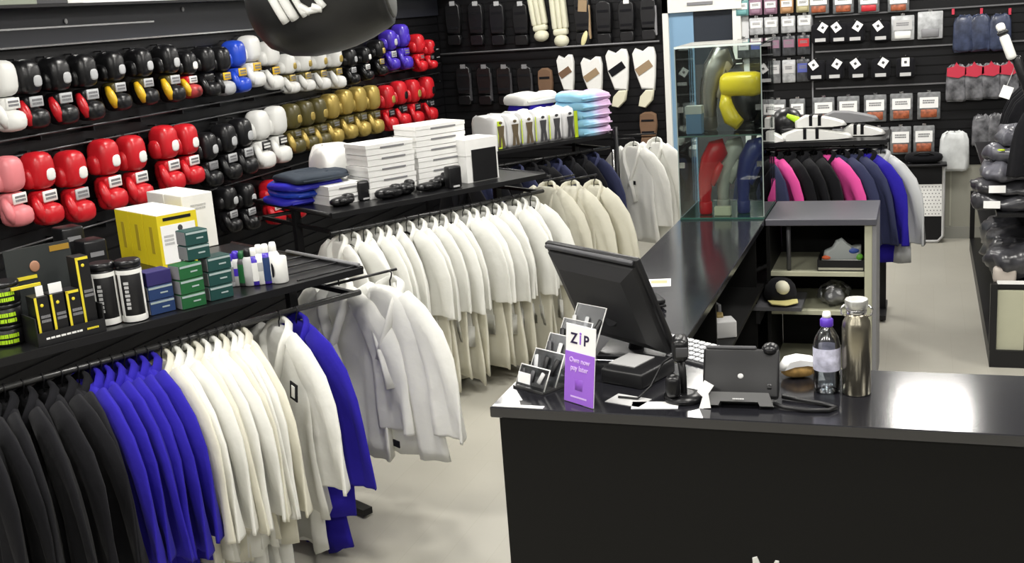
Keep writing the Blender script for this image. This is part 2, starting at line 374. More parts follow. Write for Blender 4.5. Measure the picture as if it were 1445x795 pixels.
for sx in (-1, 1):
    MB().box((sx * (gw / 2 - 0.002), -gd / 2 + 0.002, gh / 2), (0.005, 0.005, gh - 0.03)).build('corner_seal', M('corner_seal', (0.25, 0.3, 0.28), 0.3), t)
    for zz in (0.3, 0.6):
        MB().box((sx * (gw / 2 - 0.02), -gd / 2 + 0.01, zz), (0.03, 0.014, 0.03)).build('clip', CHROME, t)
# ================================================================ garment racks
class Rack:
    def __init__(s, name, label, E, deg, s0, s1, W, top=1.15, drop=0.11):
        s.th = math.radians(deg); s.E = Vector((E[0], E[1], 0))
        s.u = Vector((math.sin(s.th), math.cos(s.th), 0)); s.n = Vector((math.cos(s.th), -math.sin(s.th), 0))
        s.top = top; s.rot = -s.th; s.s0 = s0; s.s1 = s1; s.W = W
        t = s.t = thing(name, label, 'rack', s.E, s.rot)     # local X = n, local Y = u
        L = s1 - s0; mid = (s0 + s1) / 2
        MB().box((-W / 2, mid, top - 0.011), (W, L, 0.02)).build('top_shelf', BLKG, t)
        MB().box((0.006, mid, top - 0.012), (0.012, L, 0.028)).build('shelf_edge', BLKM, t)
        for yy in (s0, s1):
            MB().tube([(-W, yy, top - 0.005), (0.0, yy, top - 0.005)], 0.012, 8).build('end_bar', BLKM, t)
        for xx in (-0.03, -W + 0.03):
            MB().tube([(xx, s0, top - drop), (xx, s1, top - drop)], 0.0125, 10).build('hanging_rail', M('rail_black', (0.02, 0.02, 0.02), 0.25), t)
        for xx in (-W * 0.5,):
            for yy in (s0 + 0.03, s1 - 0.03):
                MB().box((xx, yy, top / 2), (0.04, 0.04, top - 0.03)).build('post', BLKM, t)
                MB().box((xx, yy, 0.03), (W * 0.8, 0.05, 0.03)).build('foot', BLKM, t)
                MB().box((xx, yy, top - drop), (W - 0.06, 0.02, 0.02)).build('rail_arm', BLKM, t)
        MB().box((-W * 0.5, mid - 0.05, 0.07), (W * 0.6, L - 0.6, 0.02)).build('base_shelf', BLKM, t)
    def P(s, a, b, z): return s.E + s.u * a + s.n * b + Vector((0, 0, z))
    def sn(s, px, py, z):
        d = onz(px, py, z) - s.E; return d.dot(s.u), d.dot(s.n)
    def rail_s(s, px, py):      # position along the front rail seen at a pixel
        q = onp(px, py, s.E + s.n * -0.03, s.n); return (q - s.E).dot(s.u)
r1 = Rack('garment_rack', 'near black double-sided garment rack with boxes and bottles on top', (-2.18, 4.079), 27, -2.35, 0.0, 1.05)
r2 = Rack('garment_rack', 'middle black garment rack topped with stacked white shoe boxes', (-2.962, 5.264), 32, 0.0, 1.50, 0.92)
r3 = Rack('garment_rack', 'far black garment rack topped with bagged clothing and folded towels', (-2.26, 8.50), 36, -1.45, 0.0, 0.85)

# ---------------------------------------------------------------- martial arts jackets on hangers
def sgp(v, e): return math.copysign(abs(v) ** e, v)
def gi_body(seed, wmul=1.0, length=0.80, thick=1.0):
    g = random.Random(seed); ph = [g.uniform(0, 6.28) for _ in range(4)]
    prof = [(-0.052, 0.062, 0.020), (-0.07, 0.105, 0.030), (-0.11, 0.155, 0.034), (-0.17, 0.205, 0.036), (-0.22, 0.225, 0.036), (-0.27, 0.235, 0.036), (-0.36, 0.232, 0.038), (-0.46, 0.235, 0.040), (-0.56, 0.243, 0.042), (-0.66, 0.252, 0.045), (-0.74, 0.258, 0.047), (-length, 0.262, 0.048)]
    N = 40; rings = []
    for z, wd, tk in prof:
        r = []
        k = min(1, max(0, (-z - 0.12) / 0.5))
        for j in range(N):
            a = 2 * PI * j / N
            x = wd * wmul * sgp(math.cos(a), 0.9); y = tk * thick * 0.85 * sgp(math.sin(a), 1.25)
            fx = x / 0.25
            y += k * thick * (0.017 * math.sin(6.5 * fx + ph[0] + 1.2 * z) + 0.013 * math.sin(13.0 * fx + ph[1] + 2 * z)) + 0.02 * math.sin(4 * z + ph[2])
            zz = z + (0.012 * math.sin(3 * fx + ph[2]) if z <= -length + 0.001 else 0)
            x += 0.010 * k * math.sin(7 * z + ph[3])
            r.append((x, y, zz))
        rings.append(r)
    return MB().loft(rings).mesh('jacket')
def gi_sleeve(sg, seed, length=1.0):
    g = random.Random(seed); ph = g.uniform(0, 6.28)
    bx = g.uniform(-0.03, 0.02); by = g.uniform(-0.02, 0.02)
    def lz(z): return -0.33 + (z + 0.33) * length
    path = [(0.10, -0.085, 0.045, 0.026), (0.17, -0.150, 0.075, 0.030), (0.235, -0.24, 0.095, 0.030), (0.272, -0.33, 0.098, 0.028), (0.285 + bx * 0.3, lz(-0.42), 0.10, 0.024), (0.29 + bx * 0.6, lz(-0.51), 0.103, 0.022), (0.295 + bx * 0.8, lz(-0.58), 0.106, 0.021), (0.298 + bx, lz(-0.65), 0.108, 0.020), (0.298 + bx, lz(-0.66), 0.108, 0.019)]
    N = 24; rings = []
    for i, (x, z, wd, tk) in enumerate(path):
        r = []
        x0, z0 = path[max(i - 1, 0)][:2]; x1, z1 = path[min(i + 1, len(path) - 1)][:2]
        d = Vector((x1 - x0, 0, z1 - z0)).normalized(); nrm = Vector((-d.z, 0, d.x))
        for j in range(N):
            a = 2 * PI * j / N; q = wd * sgp(math.cos(a), 0.9); kz = min(1, max(0, (-z - 0.15) * 2.2))
            y = tk * 0.85 * sgp(math.sin(a), 1.3) + kz * (0.015 * math.sin(46 * q + ph + 4 * z) + 0.010 * math.sin(78 * q + 2 * ph - 5 * z)) - 0.010 + by * kz
            p = Vector((x, 0, z)) + nrm * q
            r.append((sg * p.x, y, p.z))
        rings.append(r)
    return MB().loft(rings).mesh('sleeve')
def gi_collar():
    b = MB()
    pts = [(-0.015, -0.060, -0.36), (0.02, -0.055, -0.27), (0.058, -0.046, -0.18), (0.076, -0.030, -0.10), (0.066, 0.002, -0.056), (0.036, 0.022, -0.036), (0.0, 0.028, -0.030), (-0.036, 0.022, -0.036), (-0.066, 0.002, -0.056), (-0.076, -0.030, -0.10), (-0.055, -0.046, -0.18), (-0.01, -0.058, -0.27), (0.03, -0.063, -0.38), (0.055, -0.066, -0.48)]
    b.tube(pts, 0.021, 8, flat=0.45); return b.mesh('collar')
def gi_hanger():
    b = MB(); b.tube([(0, 0.0, -0.075), (0, 0, -0.03), (0.012, 0, -0.012), (0.018, 0, 0.006), (0.0, 0, 0.0155), (-0.018, 0, 0.004)], 0.003, 6)
    b.tube([(-0.19, 0, -0.185), (-0.08, 0, -0.105), (0, 0, -0.08), (0.08, 0, -0.105), (0.19, 0, -0.185)], 0.008, 6); return b.mesh('hanger')
def gi_trousers(seed, z0=-0.62, z1=-0.98, w=0.17):
    g = random.Random(seed); ph = [g.uniform(0, 6.28) for _ in range(3)]; N = 26; rings = []
    for i in range(7):
        k = i / 6; z = z0 + (z1 - z0) * k; r = []
        for j in range(N):
            a = 2 * PI * j / N; x = w * (1 + 0.12 * k) * sgp(math.cos(a), 0.8); y = 0.026 * sgp(math.sin(a), 0.8)
            y += 0.014 * math.sin(16 * x / w * 0.35 + ph[0]) + 0.006 * math.sin(9 * x / w + ph[1] + 3 * z)
            r.append((x + 0.012 * math.sin(5 * k + ph[2]), y, z + (0.02 * math.sin(6 * x / w + ph[0]) if i == 6 else 0)))
        rings.append(r)
    return MB().loft(rings).mesh('trousers')
GB = [gi_body(i) for i in range(5)]; GBT = [gi_body(i + 40, 0.92, 0.62, 0.75) for i in range(4)]
GSL = [gi_sleeve(-1, i) for i in range(3)]; GSR = [gi_sleeve(1, 10 + i) for i in range(4)]
GSRS = [gi_sleeve(1, 30 + i, 0.62) for i in range(3)]
GC = gi_collar(); GH = gi_hanger(); GT = [gi_trousers(i) for i in range(4)]; GTL = [gi_trousers(i + 9, -0.42, -0.95, 0.275) for i in range(4)]
patch_me = MB().box((0, 0, 0), (0.05, 0.004, 0.075)).mesh('patch')
def gi(rack, s_, b_, label, mat, i=0, trm=None, short=False, group=None, zoff=0.0, patch=None, tilt=0.0, hang=None, name='martial_arts_jacket', collar=None):
    loc = rack.P(s_, b_, rack.top - 0.11 + zoff)
    t = thing(name, label, 'jacket', loc, (0, 0, rack.rot + tilt), group)
    t.scale = (rng.uniform(.95, 1.05), rng.uniform(.9, 1.1), rng.uniform(.955, 1.035))
    part('jacket_body', (GBT if short else GB)[i % (4 if short else 5)], mat, t)
    part('sleeve', GSL[i % 3], mat, t); part('sleeve', (GSRS[i % 3] if short else GSR[i % 4]), mat, t)
    part('collar', GC, collar or mat, t); part('hanger', GH, hang or BLKM, t)
    if trm is not None: part('trousers', (GTL if short else GT)[i % 4], trm, t)
    if patch:
        pb = part('patch', patch_me, patch[0], t, (patch[1], -0.078, patch[2]), patch[3] if len(patch) > 3 else (0, 0.3, 0))
        MB().box((0, -0.003, 0), (0.022, 0.002, 0.05)).build('emblem', patch[4] if len(patch) > 4 else WHT, pb)
    return t
# near rack: black, blue, white, one blue
for i, px in enumerate((-48, -22, 4, 30, 58, 84, 108)):
    gi(r1, r1.rail_s(px, 543 - px * 0.26), -0.03, 'black cotton martial arts jacket on the near rack, %s black one from the left edge' % ORD[i], BLKF, i, BLKF, group='black jackets on the near rack', tilt=rng.uniform(-.1, .1), patch=(BLKF, 0.10, -0.24) if i == 3 else None)
for i, px in enumerate((126, 142, 158, 175, 192, 208)):
    gi(r1, r1.rail_s(px, 524 - (px - 125) * 0.22), -0.03, 'royal blue martial arts jacket on the near rack, %s after the black ones' % ORD[i], BLUF, i + 1, BLUF, group='blue jackets on the near rack', tilt=rng.uniform(-.05, .05), patch=(BLKF, 0.20, -0.235, (0, 0.35, 0.1)) if i == 5 else None)
for i, (px, py) in enumerate(((228, 504), (241, 499), (255, 494), (268, 492), (281, 490), (294, 487), (307, 483), (320, 480), (329, 480), (339, 478))):
    gi(r1, r1.rail_s(px, py), -0.03, 'white cotton martial arts jacket on the near rack, %s white one after the blue ones' % ORD[i], WHTF if i % 3 else CREF, i, WHTF, group='white jackets on the near rack', tilt=rng.uniform(-.06, .06))
gi(r1, r1.rail_s(394, 460), -0.03, 'white martial arts jacket with a black framed shoulder patch on the near rack', WHTF, 2, WHTF, group='white jackets on the near rack', tilt=-0.05, patch=(BLKF, 0.205, -0.26, (0, 0.2, 0)))
gi(r1, r1.rail_s(418, 452), -0.03, 'single royal blue jacket at the far end of the near rack, beside hanging white ones', BLUF, 3, BLUF, tilt=0.05)
for k, (s_, b_, lab, zz) in enumerate(((0.10, -0.33, 'white martial arts jacket hung face-out behind on the end of the near rack', 0.02), (0.16, -0.03, 'front white martial arts jacket hung face-out on the end of the near rack', 0.045))):
    t = gi(r1, s_, b_, lab, WHTF, k, None, group='jackets on the end of the near rack', tilt=0.05 - 0.1 * k, zoff=zz, hang=BLKM)
    t.scale = (1.12, 1.3, 1.0)
    MB().tube([(0, -0.19 - 0.05 * k, 0.012), (0, 0.03, 0.012)], 0.006, 6).build('hanging_arm', BLKM, t)
MB().box((0.06, -0.072, -0.73), (0.04, 0.004, 0.03)).build('patch', BLKF, t)
# middle rack: pairs of white jackets over cream trousers
n2 = 19
for i in range(n2):
    s_ = 0.05 + i * (1.34 / (n2 - 1)) + rng.uniform(-.012, .012)
    t = gi(r2, s_, -0.03, 'white jacket over cream trousers on the middle rack, %s from its near end' % ORD[i], WHTF, i, CREF if i > 3 else WHTF, True, 'white suits on the middle rack', tilt=rng.uniform(-.12, .12), zoff=0.0, hang=BLKM)
for k, (s_, b_, lab) in enumerate(((1.60, -0.10, 'left cream jacket hung face-out on the end of the middle rack, behind the monitor'), (1.68, 0.03, 'middle cream jacket hung face-out on the end of the middle rack, behind the monitor'), (1.76, 0.15, 'right cream jacket hung face-out on the end of the middle rack, behind the monitor'))):
    t = gi(r2, s_, b_, lab, CREF, k + 1, None, group='jackets on the end of the middle rack', tilt=0.0, zoff=0.06, hang=BLKM)
    MB().box((0, 0.045, -0.085), (0.05, 0.003, 0.05)).build('neck_label', M('maroon_label', (0.12, 0.02, 0.02), 0.7), t)
    MB().tube([(0, -0.13 - 0.08 * k, 0.012), (0, 0.03, 0.012)], 0.006, 6).build('hanging_arm', BLKM, t)
# far rack: dark clothes along its side, white jackets on the end
for i in range(11):
    s_ = -1.35 + i * 0.118
    gi(r3, s_, -0.03, 'black or navy garment on the far rack, %s from its near end' % ORD[i], (BLKF, NAVY, BLKF)[i % 3], i, BLKF, group='dark garments on the far rack', tilt=rng.uniform(-.1, .1))
for k, (px, lab) in enumerate(((893, 'left white jacket hung face-out on the end of the far rack, beside the post'), (925, 'right white jacket hung face-out on the end of the far rack, nearest the glass case'))):
    q = onp(px, 196, r3.P(0.14 + 0.1 * k, 0, 0), r3.u); dd = q - r3.E
    t = gi(r3, 0.14 + 0.1 * k, dd.dot(r3.n), lab, WHTF, k + 2, None, group='jackets on the end of the far rack', zoff=0.05 + 0.03 * k, hang=BLKM, tilt=0.1)
    MB().box((0.05, -0.062, -0.33), (0.022, 0.004, 0.03)).build('patch', BLKF, t)
    MB().tube([(-dd.dot(r3.n) - 0.02, -0.14 - 0.1 * k, 0.012), (0, 0.0, 0.012)], 0.006, 6).build('hanging_arm', BLKM, t)
MB().tube([(0.03, 0.02, 0), (0.03, 0.02, 1.20)], 0.018, 10).build('corner_post', BLKM, r3.t)
MB().tube([(-0.03, 0.03, 0.2), (-0.03, 0.03, 1.02)], 0.010, 8).build('chrome_tube', CHROME, r3.t)
# ================================================================ glove wall
def glyph_rows(w, h, rows, seed, axis='x', gap=0.35):
    # unreadable small print: rows of short raised strokes in local XZ (or YZ)
    g = random.Random(seed); b = MB(); rh = h / rows
    for r in range(rows):
        z = h / 2 - rh * (r + 0.5); x = -w / 2
        while x < w / 2 - 0.1 * w:
            ww = g.uniform(0.06, 0.16) * w; ww = min(ww, w / 2 - x)
            c = (x + ww / 2, 0, z) if axis == 'x' else (0, x + ww / 2, z)
            d = (ww * 0.8, 0.0015, rh * (1 - gap)) if axis == 'x' else (0.0015, ww * 0.8, rh * (1 - gap))
            b.box(c, d); x += ww
    return b
gl_up = MB().ellipsoid((0.085, 0, -0.085), (0.072, 0.066, 0.087), 18, 11, p=0.62).ellipsoid((0.07, -0.055, -0.115), (0.045, 0.03, 0.05), 10, 7, p=0.8).mesh('upper_glove')
gl_lo = MB().ellipsoid((0.10, 0.004, -0.288), (0.072, 0.066, 0.052), 18, 9, p=0.7).ellipsoid((0.07, 0, -0.235), (0.05, 0.055, 0.06), 14, 7, p=0.6).mesh('lower_glove')
gl_th = MB().tube([(0.085, -0.052, -0.20), (0.105, -0.06, -0.235), (0.12, -0.058, -0.275), (0.122, -0.045, -0.315)], [0.016, 0.024, 0.026, 0.016], 10).mesh('thumb')
gl_cf = MB().rbox((0.083, 0.004, -0.205), (0.085, 0.108, 0.058), 0.018).mesh('cuff')
gl_lg = MB().ellipsoid((0.153, 0.012, -0.105), (0.007, 0.030, 0.029), 12, 7, p=0.7).mesh('logo_patch')
gl_lb = MB().rbox((0.127, 0.01, -0.205), (0.010, 0.090, 0.052), 0.003, n=1).mesh('cuff_label')
gl_st = MB().box((0.025, 0, 0.004), (0.05, 0.02, 0.006)).box((0.045, 0, -0.02), (0.006, 0.02, 0.05)).mesh('hanging_strap')
gl_pr = glyph_rows(0.07, 0.034, 2, 3, 'y').mesh('print')
def gloves(px, y0, y1, label, main, cuff=None, thumb=None, logo=WHTL, lab=WHTL, group=None, lower=None, printc=MDG, dx=0.0, z_ref=None):
    a = onx(px, y0, XW + 0.10 + dx); b = onx(px, y1, XW + 0.10 + dx)
    sc = max(0.62, min(1.15, (a.z - b.z) / 0.34))
    t = thing('boxing_gloves', label, 'boxing gloves', (XW + 0.016, (a.y + b.y) / 2, a.z), group=group)
    t.scale = (1.0, sc, sc)
    part('upper_glove', gl_up, main, t); lo = part('lower_glove', gl_lo, lower or main, t)
    part('thumb', gl_th, thumb or main, lo); part('cuff', gl_cf, cuff or main, t)
    if logo: part('logo_patch', gl_lg, logo, t)
    if lab:
        l = part('cuff_label', gl_lb, lab, t)
        part('print', gl_pr, printc, l, (0.1325, 0.01, -0.205))
    part('hanging_strap', gl_st, BLKP, t)
    return t
GT1 = 'gloves on the top wall row'; GT2 = 'gloves on the middle wall row'; GT3 = 'gloves on the low wall row'
gloves(4, 85, 188, 'pair of white boxing gloves at the left edge of the top wall row', WHTL, group=GT1, logo=None)
for i, (px, a, b) in enumerate(((38, 84, 184), (80, 80, 178), (118, 76, 172))):
    gloves(px, a, b, 'pair of black boxing gloves with red thumbs on the top row, %s from left' % ORD[i], BLKL, thumb=RED, lower=BLKL, cuff=BLKL, lab=SILV, logo=SILV, group=GT1)
for i, (px, a, b) in enumerate(((158, 72, 158), (198, 68, 150), (236, 63, 146))):
    gloves(px, a, b, 'pair of black boxing gloves with gold thumbs on the top row, %s from left' % ORD[i], BLKL, thumb=YELL, cuff=OLIV, lab=SILV, logo=SILV, group=GT1)
gloves(262, 72, 140, 'pair of black gloves with a red and yellow motif on the top row', BLKL, lower=M('red_motif', (0.3, 0.03, 0.03), 0.4, noise=0.9, scale=14), thumb=YELL, cuff=RED, group=GT1)
gloves(288, 66, 138, 'pair of plain black gloves left of the gold labelled ones on the top row', BLKL, logo=None, lab=None, group=GT1)
gloves(310, 66, 136, 'pair of black gloves with a gold cuff label on the top row', BLKL, lab=YELL, logo=None, lower=SILV, group=GT1)
gloves(332, 57, 132, 'pair of glossy blue boxing gloves on the top row', BLUL, lab=YELL, logo=None, group=GT1)
gloves(353, 50, 124, 'pair of white boxing gloves with gold labels right of the blue ones', WHTL, lab=YELL, logo=None, group=GT1)
gloves(380, 58, 128, 'pair of white boxing gloves with gold labels and black straps below the punching bag', WHTL, lab=YELL, logo=None, cuff=BLKL, group=GT1)
for i, (px, a, b) in enumerate(((404, 76, 133), (426, 72, 130), (448, 68, 128), (470, 64, 126))):
    gloves(px, a, b, 'pair of white gloves with olive gold panels under the punching bag, %s from left' % ORD[i], WHTL, cuff=OLIV, lab=GOLD, logo=GOLD, group=GT1)
for i, (px, a, b, mm, lb, dsc) in enumerate(((491, 68, 120, BLKL, SILV, 'black gloves with silver labels'), (511, 66, 114, BLKL, WHTL, 'black gloves with white labels'), (531, 56, 108, BLKL, GOLD, 'black gloves with gold labels'), (548, 42, 100, PURL, SILV, 'dull violet gloves'), (566, 34, 99, PURL, PURL, 'glossy violet blue gloves'), (588, 48, 102, RED, RED, 'red gloves'), (603, 56, 98, RED, BLKL, 'red gloves with black labels'))):
    gloves(px, a, b, 'pair of %s far along the top wall row' % dsc, mm, lab=lb, logo=lb, group=GT1)
gloves(14, 219, 322, 'pair of pink boxing gloves at the left edge of the middle row', PINK, lab=WHTL, logo=None, group=GT2)
for i, (px, a, b) in enumerate(((57, 213, 320), (103, 211, 316), (150, 195, 298), (188, 190, 292), (234, 176, 272), (263, 174, 262))):
    gloves(px, a, b, 'pair of red boxing gloves with white patches on the middle row, %s from left' % ORD[i], RED, lab=WHTL if i != 1 else SILV, group=GT2)
for i, (px, a, b) in enumerate(((291, 186, 266), (318, 174, 256), (341, 166, 248))):
    gloves(px, a, b, 'pair of black gloves with white print on the middle row, %s from left' % ORD[i], BLKL, lab=SILV if i else MDG, logo=SILV, group=GT2)
for i, (px, a, b) in enumerate(((366, 155, 240), (390, 149, 234))):
    gloves(px, a, b, '%s pair of white boxing gloves with black outlined cuffs on the middle row' % ('left', 'right')[i], WHTL, lab=BLKL, logo=None, printc=WHTL, group=GT2)
for i, (px, a, b) in enumerate(((411, 146, 218), (430, 142, 214), (448, 138, 210))):
    gloves(px, a, b, 'pair of dark olive camouflage gloves on the middle row, %s from left' % ORD[i], OLIV, lab=OLIV, logo=GOLD, thumb=GOLD, group=GT2)
for i, (px, a, b) in enumerate(((466, 132, 204), (486, 126, 198), (505, 122, 196), (524, 120, 190))):
    gloves(px, a, b, 'pair of metallic gold gloves on the middle row, %s from left' % ORD[i], GOLD, lab=OLIV, logo=None, cuff=OLIV, group=GT2)
for i, (px, a, b) in enumerate(((545, 120, 186), (563, 114, 182), (582, 112, 178), (602, 108, 172))):
    gloves(px, a, b, 'pair of red gloves with dark straps on the middle row, %s from left' % ORD[i], RED, lab=BLKL, logo=BLKL if i % 2 else GOLD, cuff=BLKL if i % 2 else RED, group=GT2)
gloves(320, 262, 330, 'pair of black and silver gloves on the low row above the bottles', BLKL, lab=SILV, logo=SILV, group=GT3)
gloves(346, 258, 326, 'second pair of black and silver gloves on the low row', BLKL, lab=SILV, logo=SILV, group=GT3)
gloves(383, 253, 318, 'pair of red gloves on the low wall row behind the blue clothing', RED, lab=WHTL, logo=WHTL, group=GT3)
gloves(412, 246, 310, 'second pair of red gloves on the low row, half hidden by white boxes', RED, lab=BLKL, logo=None, cuff=BLKL, group=GT3)

# things on the ledge over the gloves
def box_thing(name, label, cat, c, d, mat, rot=0, group=None, lid=None, r=0.003):
    t = thing(name, label, cat, (c[0], c[1], c[2]), rot, group)
    MB().rbox((0, 0, d[2] / 2), d, r, n=1, smooth=False).build('carton_body', mat, t)
    if lid: MB().box((0, 0, d[2] - 0.02), (d[0] + 0.004, d[1] + 0.004, 0.042)).build('lid', lid, t)
    return t
zl = 2.332
q = onx(18, 12, XW + 0.1); box_thing('storage_box', 'pale green box on the ledge at the top left corner', 'box', (XW + 0.11, q.y - .1, zl), (0.2, 0.3, 0.16), M('pale_green_card', (0.3, 0.33, 0.26), 0.6))
q = onx(50, 12, XW + 0.1); box_thing('storage_box', 'dark grey box on the ledge over the gloves', 'box', (XW + 0.11, q.y, zl), (0.19, 0.24, 0.15), DKG)
q = onx(85, 12, XW + 0.1); box_thing('storage_box', 'narrow white box on the ledge over the gloves', 'box', (XW + 0.11, q.y, zl), (0.19, 0.12, 0.2), WHTC)
q = onx(315, 18, XW + 0.1)
t = thing('training_pad', 'red curved training pad with white edge on the ledge beside the punching bag', 'training pad', (XW + 0.12, q.y, zl))
MB().rbox((0, 0, 0.07), (0.16, 0.36, 0.13), 0.05).build('pad_body', RED, t); MB().box((0.065, 0.02, 0.008), (0.04, 0.22, 0.014)).build('white_edge', WHTL, t)
MB().ellipsoid((0.05, -0.2, 0.04), (0.05, 0.05, 0.04)).build('strap_end', RED, t)

# big black punching bag hung from the ceiling
bc = ony(447, -8, 4.45)
t = thing('punching_bag', 'big black round punching bag with white brush lettering hanging at the top', 'punching bag', bc, (0, 0, math.radians(17)))
ry = Matrix.Rotation(PI / 2, 4, 'Y')
prof = [(0.02, -0.30), (0.12, -0.285), (0.19, -0.24), (0.235, -0.16), (0.255, -0.06), (0.255, 0.04), (0.245, 0.12), (0.225, 0.20), (0.20, 0.27), (0.185, 0.30), (0.165, 0.306)]
tl = Matrix.Rotation(math.radians(-7), 4, 'Y')
MB().lathe(prof, 32, mat=tl @ ry).build('bag_body', M('bag_vinyl', (0.011, 0.011, 0.011), 0.42, bump=0.05, bscale=40), t)
MB().lathe([(0.16, 0.300), (0.16, 0.312), (0.15, 0.316), (0.02, 0.312)], 28, mat=tl @ ry).build('end_cap', M('bag_cap', (0.06, 0.06, 0.055), 0.45), t)
def onbag(x, ang, off=-0.36):
    ang += off          # point on the bag skin: x along the axis, angle below the side facing the camera
    r = 0.262; p = tl @ Vector((x, -r * math.cos(ang), r * math.sin(ang))); return p
for k, (x, a0, a1, rr) in enumerate(((-0.14, 0.5, -0.02, 0.018), (-0.10, 0.5, 0.0, 0.02), (-0.055, 0.5, 0.02, 0.014), (-0.03, 0.2, 0.06, 0.015), (0.02, 0.14, 0.08, 0.016), (0.03, 0.4, 0.1, 0.014))):
    pts = [onbag(x + 0.008 * i, a0 + (a1 - a0) * i / 5) for i in range(6)]
    MB().tube(pts, rr, 8).build('letter_stroke', LET, t)
pts = [onbag(-0.03 + 0.075 * i / 5, 0.09) for i in range(6)]; MB().tube(pts, 0.014, 8).build('letter_stroke', LET, t)
for sx in (-0.2, 0.22):
    MB().tube([(sx, 0, 0.18), (sx, 0, CEIL - bc.z - 0.0)], 0.006, 6).build('chain', CHROME, t)
# ================================================================ goods on the near rack
def rbase(rack, px, py, z=None): s_, b_ = rack.sn(px, py, rack.top if z is None else z); return s_, b_
zt = r1.top
# stacked black tubs with green lettering
s_, b_ = rbase(r1, 22, 488)
for k in range(3):
    t = thing('tub', 'black tub with green lettering, %s of the stack at the left edge' % ('bottom', 'middle', 'top')[k], 'tub', r1.P(s_ + 0.004 * k, b_ - 0.055, zt + 0.073 * k), r1.rot + 1.2, 'stacked black tubs')
    MB().lathe([(0.05, 0), (0.054, 0.004), (0.054, 0.055), (0.05, 0.058)], 24).build('tub_body', BLKP, t)
    MB().lathe([(0.055, 0.058), (0.056, 0.061), (0.056, 0.069), (0.053, 0.072)], 24).build('lid', BLKG, t)
    b = MB(); g = random.Random(k)
    for row in range(2):
        a = -PI / 2 - 0.75
        while a < -PI / 2 + 0.7:
            da = g.uniform(0.09, 0.16)
            b.box((0, -0.0545, 0.036 - 0.02 * row), (0.054 * da * 0.8, 0.002, 0.013), mat=Matrix.Rotation(a + PI / 2, 4, 'Z')); a += da
    b.build('print', LNEON, t)
# black counter display with cartons
sl, bl = rbase(r1, 47, 487); sr, br_ = rbase(r1, 143, 465)
dw = sr - sl
t = thing('display_box', 'open black display box with yellow edged cartons and printed front', 'display box', r1.P((sl + sr) / 2, -0.11, zt), (0, 0, r1.rot + PI / 2))
# local X along the rack, local -Y towards the aisle
MB().box((0, 0, 0.006), (dw, 0.2, 0.01)).build('tray_base', BLKP, t)
MB().box((0, -0.098, 0.024), (dw, 0.005, 0.046)).build('tray_front', BLK, t)
for sx in (-1, 1): MB().box((sx * dw / 2, 0, 0.05), (0.005, 0.2, 0.1)).build('tray_side', BLK, t)
MB().box((0, 0.1, 0.155), (dw, 0.006, 0.31)).build('back_card', M('dark_photo_card', (0.03, 0.034, 0.034), 0.4), t)
MB().box((dw * 0.33, 0.096, 0.29), (dw * 0.3, 0.003, 0.02)).build('card_print', M('amber_print', (0.35, 0.2, 0.02), 0.5), t)
MB().ellipsoid((-dw * 0.08, 0.094, 0.24), (0.018, 0.003, 0.02)).build('card_print', M('skin_print', (0.4, 0.2, 0.12), 0.5), t)
MB().box((-dw * 0.22, 0.094, 0.205), (0.07, 0.003, 0.012)).build('card_print', M('yellow_print', (0.75, 0.62, 0.03), 0.5), t)
b = glyph_rows(dw * 0.55, 0.010, 1, 5); b.build('print', WHT, t, (-dw * 0.12, -0.1015, 0.024))
glyph_rows(dw * 0.2, 0.010, 1, 6).build('print', MATS['yellow_print'], t, (dw * 0.32, -0.1015, 0.024))
MB().box((-dw * 0.40, 0.0, 0.195), (0.10, 0.008, 0.010)).build('yellow_edge', MATS['yellow_print'], t)
cw_, ch_ = dw / 4.3, 0.155
for k in range(4):
    xx = -dw / 2 + cw_ * (k + 0.65); hh = ch_ if k < 3 else 0.26; yy = -0.05 if k < 3 else -0.04
    lc = Vector((xx, yy, 0.012)); wl_ = t.matrix_basis @ lc
    c = thing('carton', 'black carton with yellow edges in the display box, %s from left' % ORD[k], 'carton', wl_, (0, 0, r1.rot + PI / 2), 'cartons in the display box')
    MB().box((0, 0, hh / 2), (cw_ - 0.006, 0.07, hh)).build('carton_body', BLKP, c)
    MB().box((-cw_ / 2 + 0.008, -0.0362, hh / 2), (0.008, 0.002, hh)).build('yellow_edge', MATS['yellow_print'], c)
    if k > 1: MB().box((0, -0.0362, hh - 0.005), (cw_ - 0.012, 0.002, 0.009)).build('yellow_edge', MATS['yellow_print'], c)
    glyph_rows(0.035, 0.03, 2, 20 + k).build('print', MDG, c, (0.008, -0.0362, hh * 0.5))
    if k < 2: MB().box((0.005, -0.02, hh + 0.018), (0.045 if k else 0.025, 0.003, 0.034)).build('price_card', PAPER, c)
    MB().ellipsoid((0, -0.036, hh - 0.03), (0.006, 0.002, 0.006)).build('yellow_dot', MATS['yellow_print'], c)
# further dark packets behind
for k, (px, py) in enumerate(((118, 345), (148, 352))):
    s_, b_ = rbase(r1, px, py + 40)
    t = thing('packet', ('black carton with dark print behind the display box', 'black glossy packet behind the white edged canisters')[k], 'packet', r1.P(s_, b_ - 0.1, zt), r1.rot)
    MB().rbox((0, 0, 0.1 - 0.02 * k), (0.12, 0.10, 0.2 - 0.04 * k), 0.01).build('packet_body', BLKL, t); MB().box((0.061, 0, 0.15 - 0.05 * k), (0.002, 0.06, 0.02)).build('print', MDG, t)
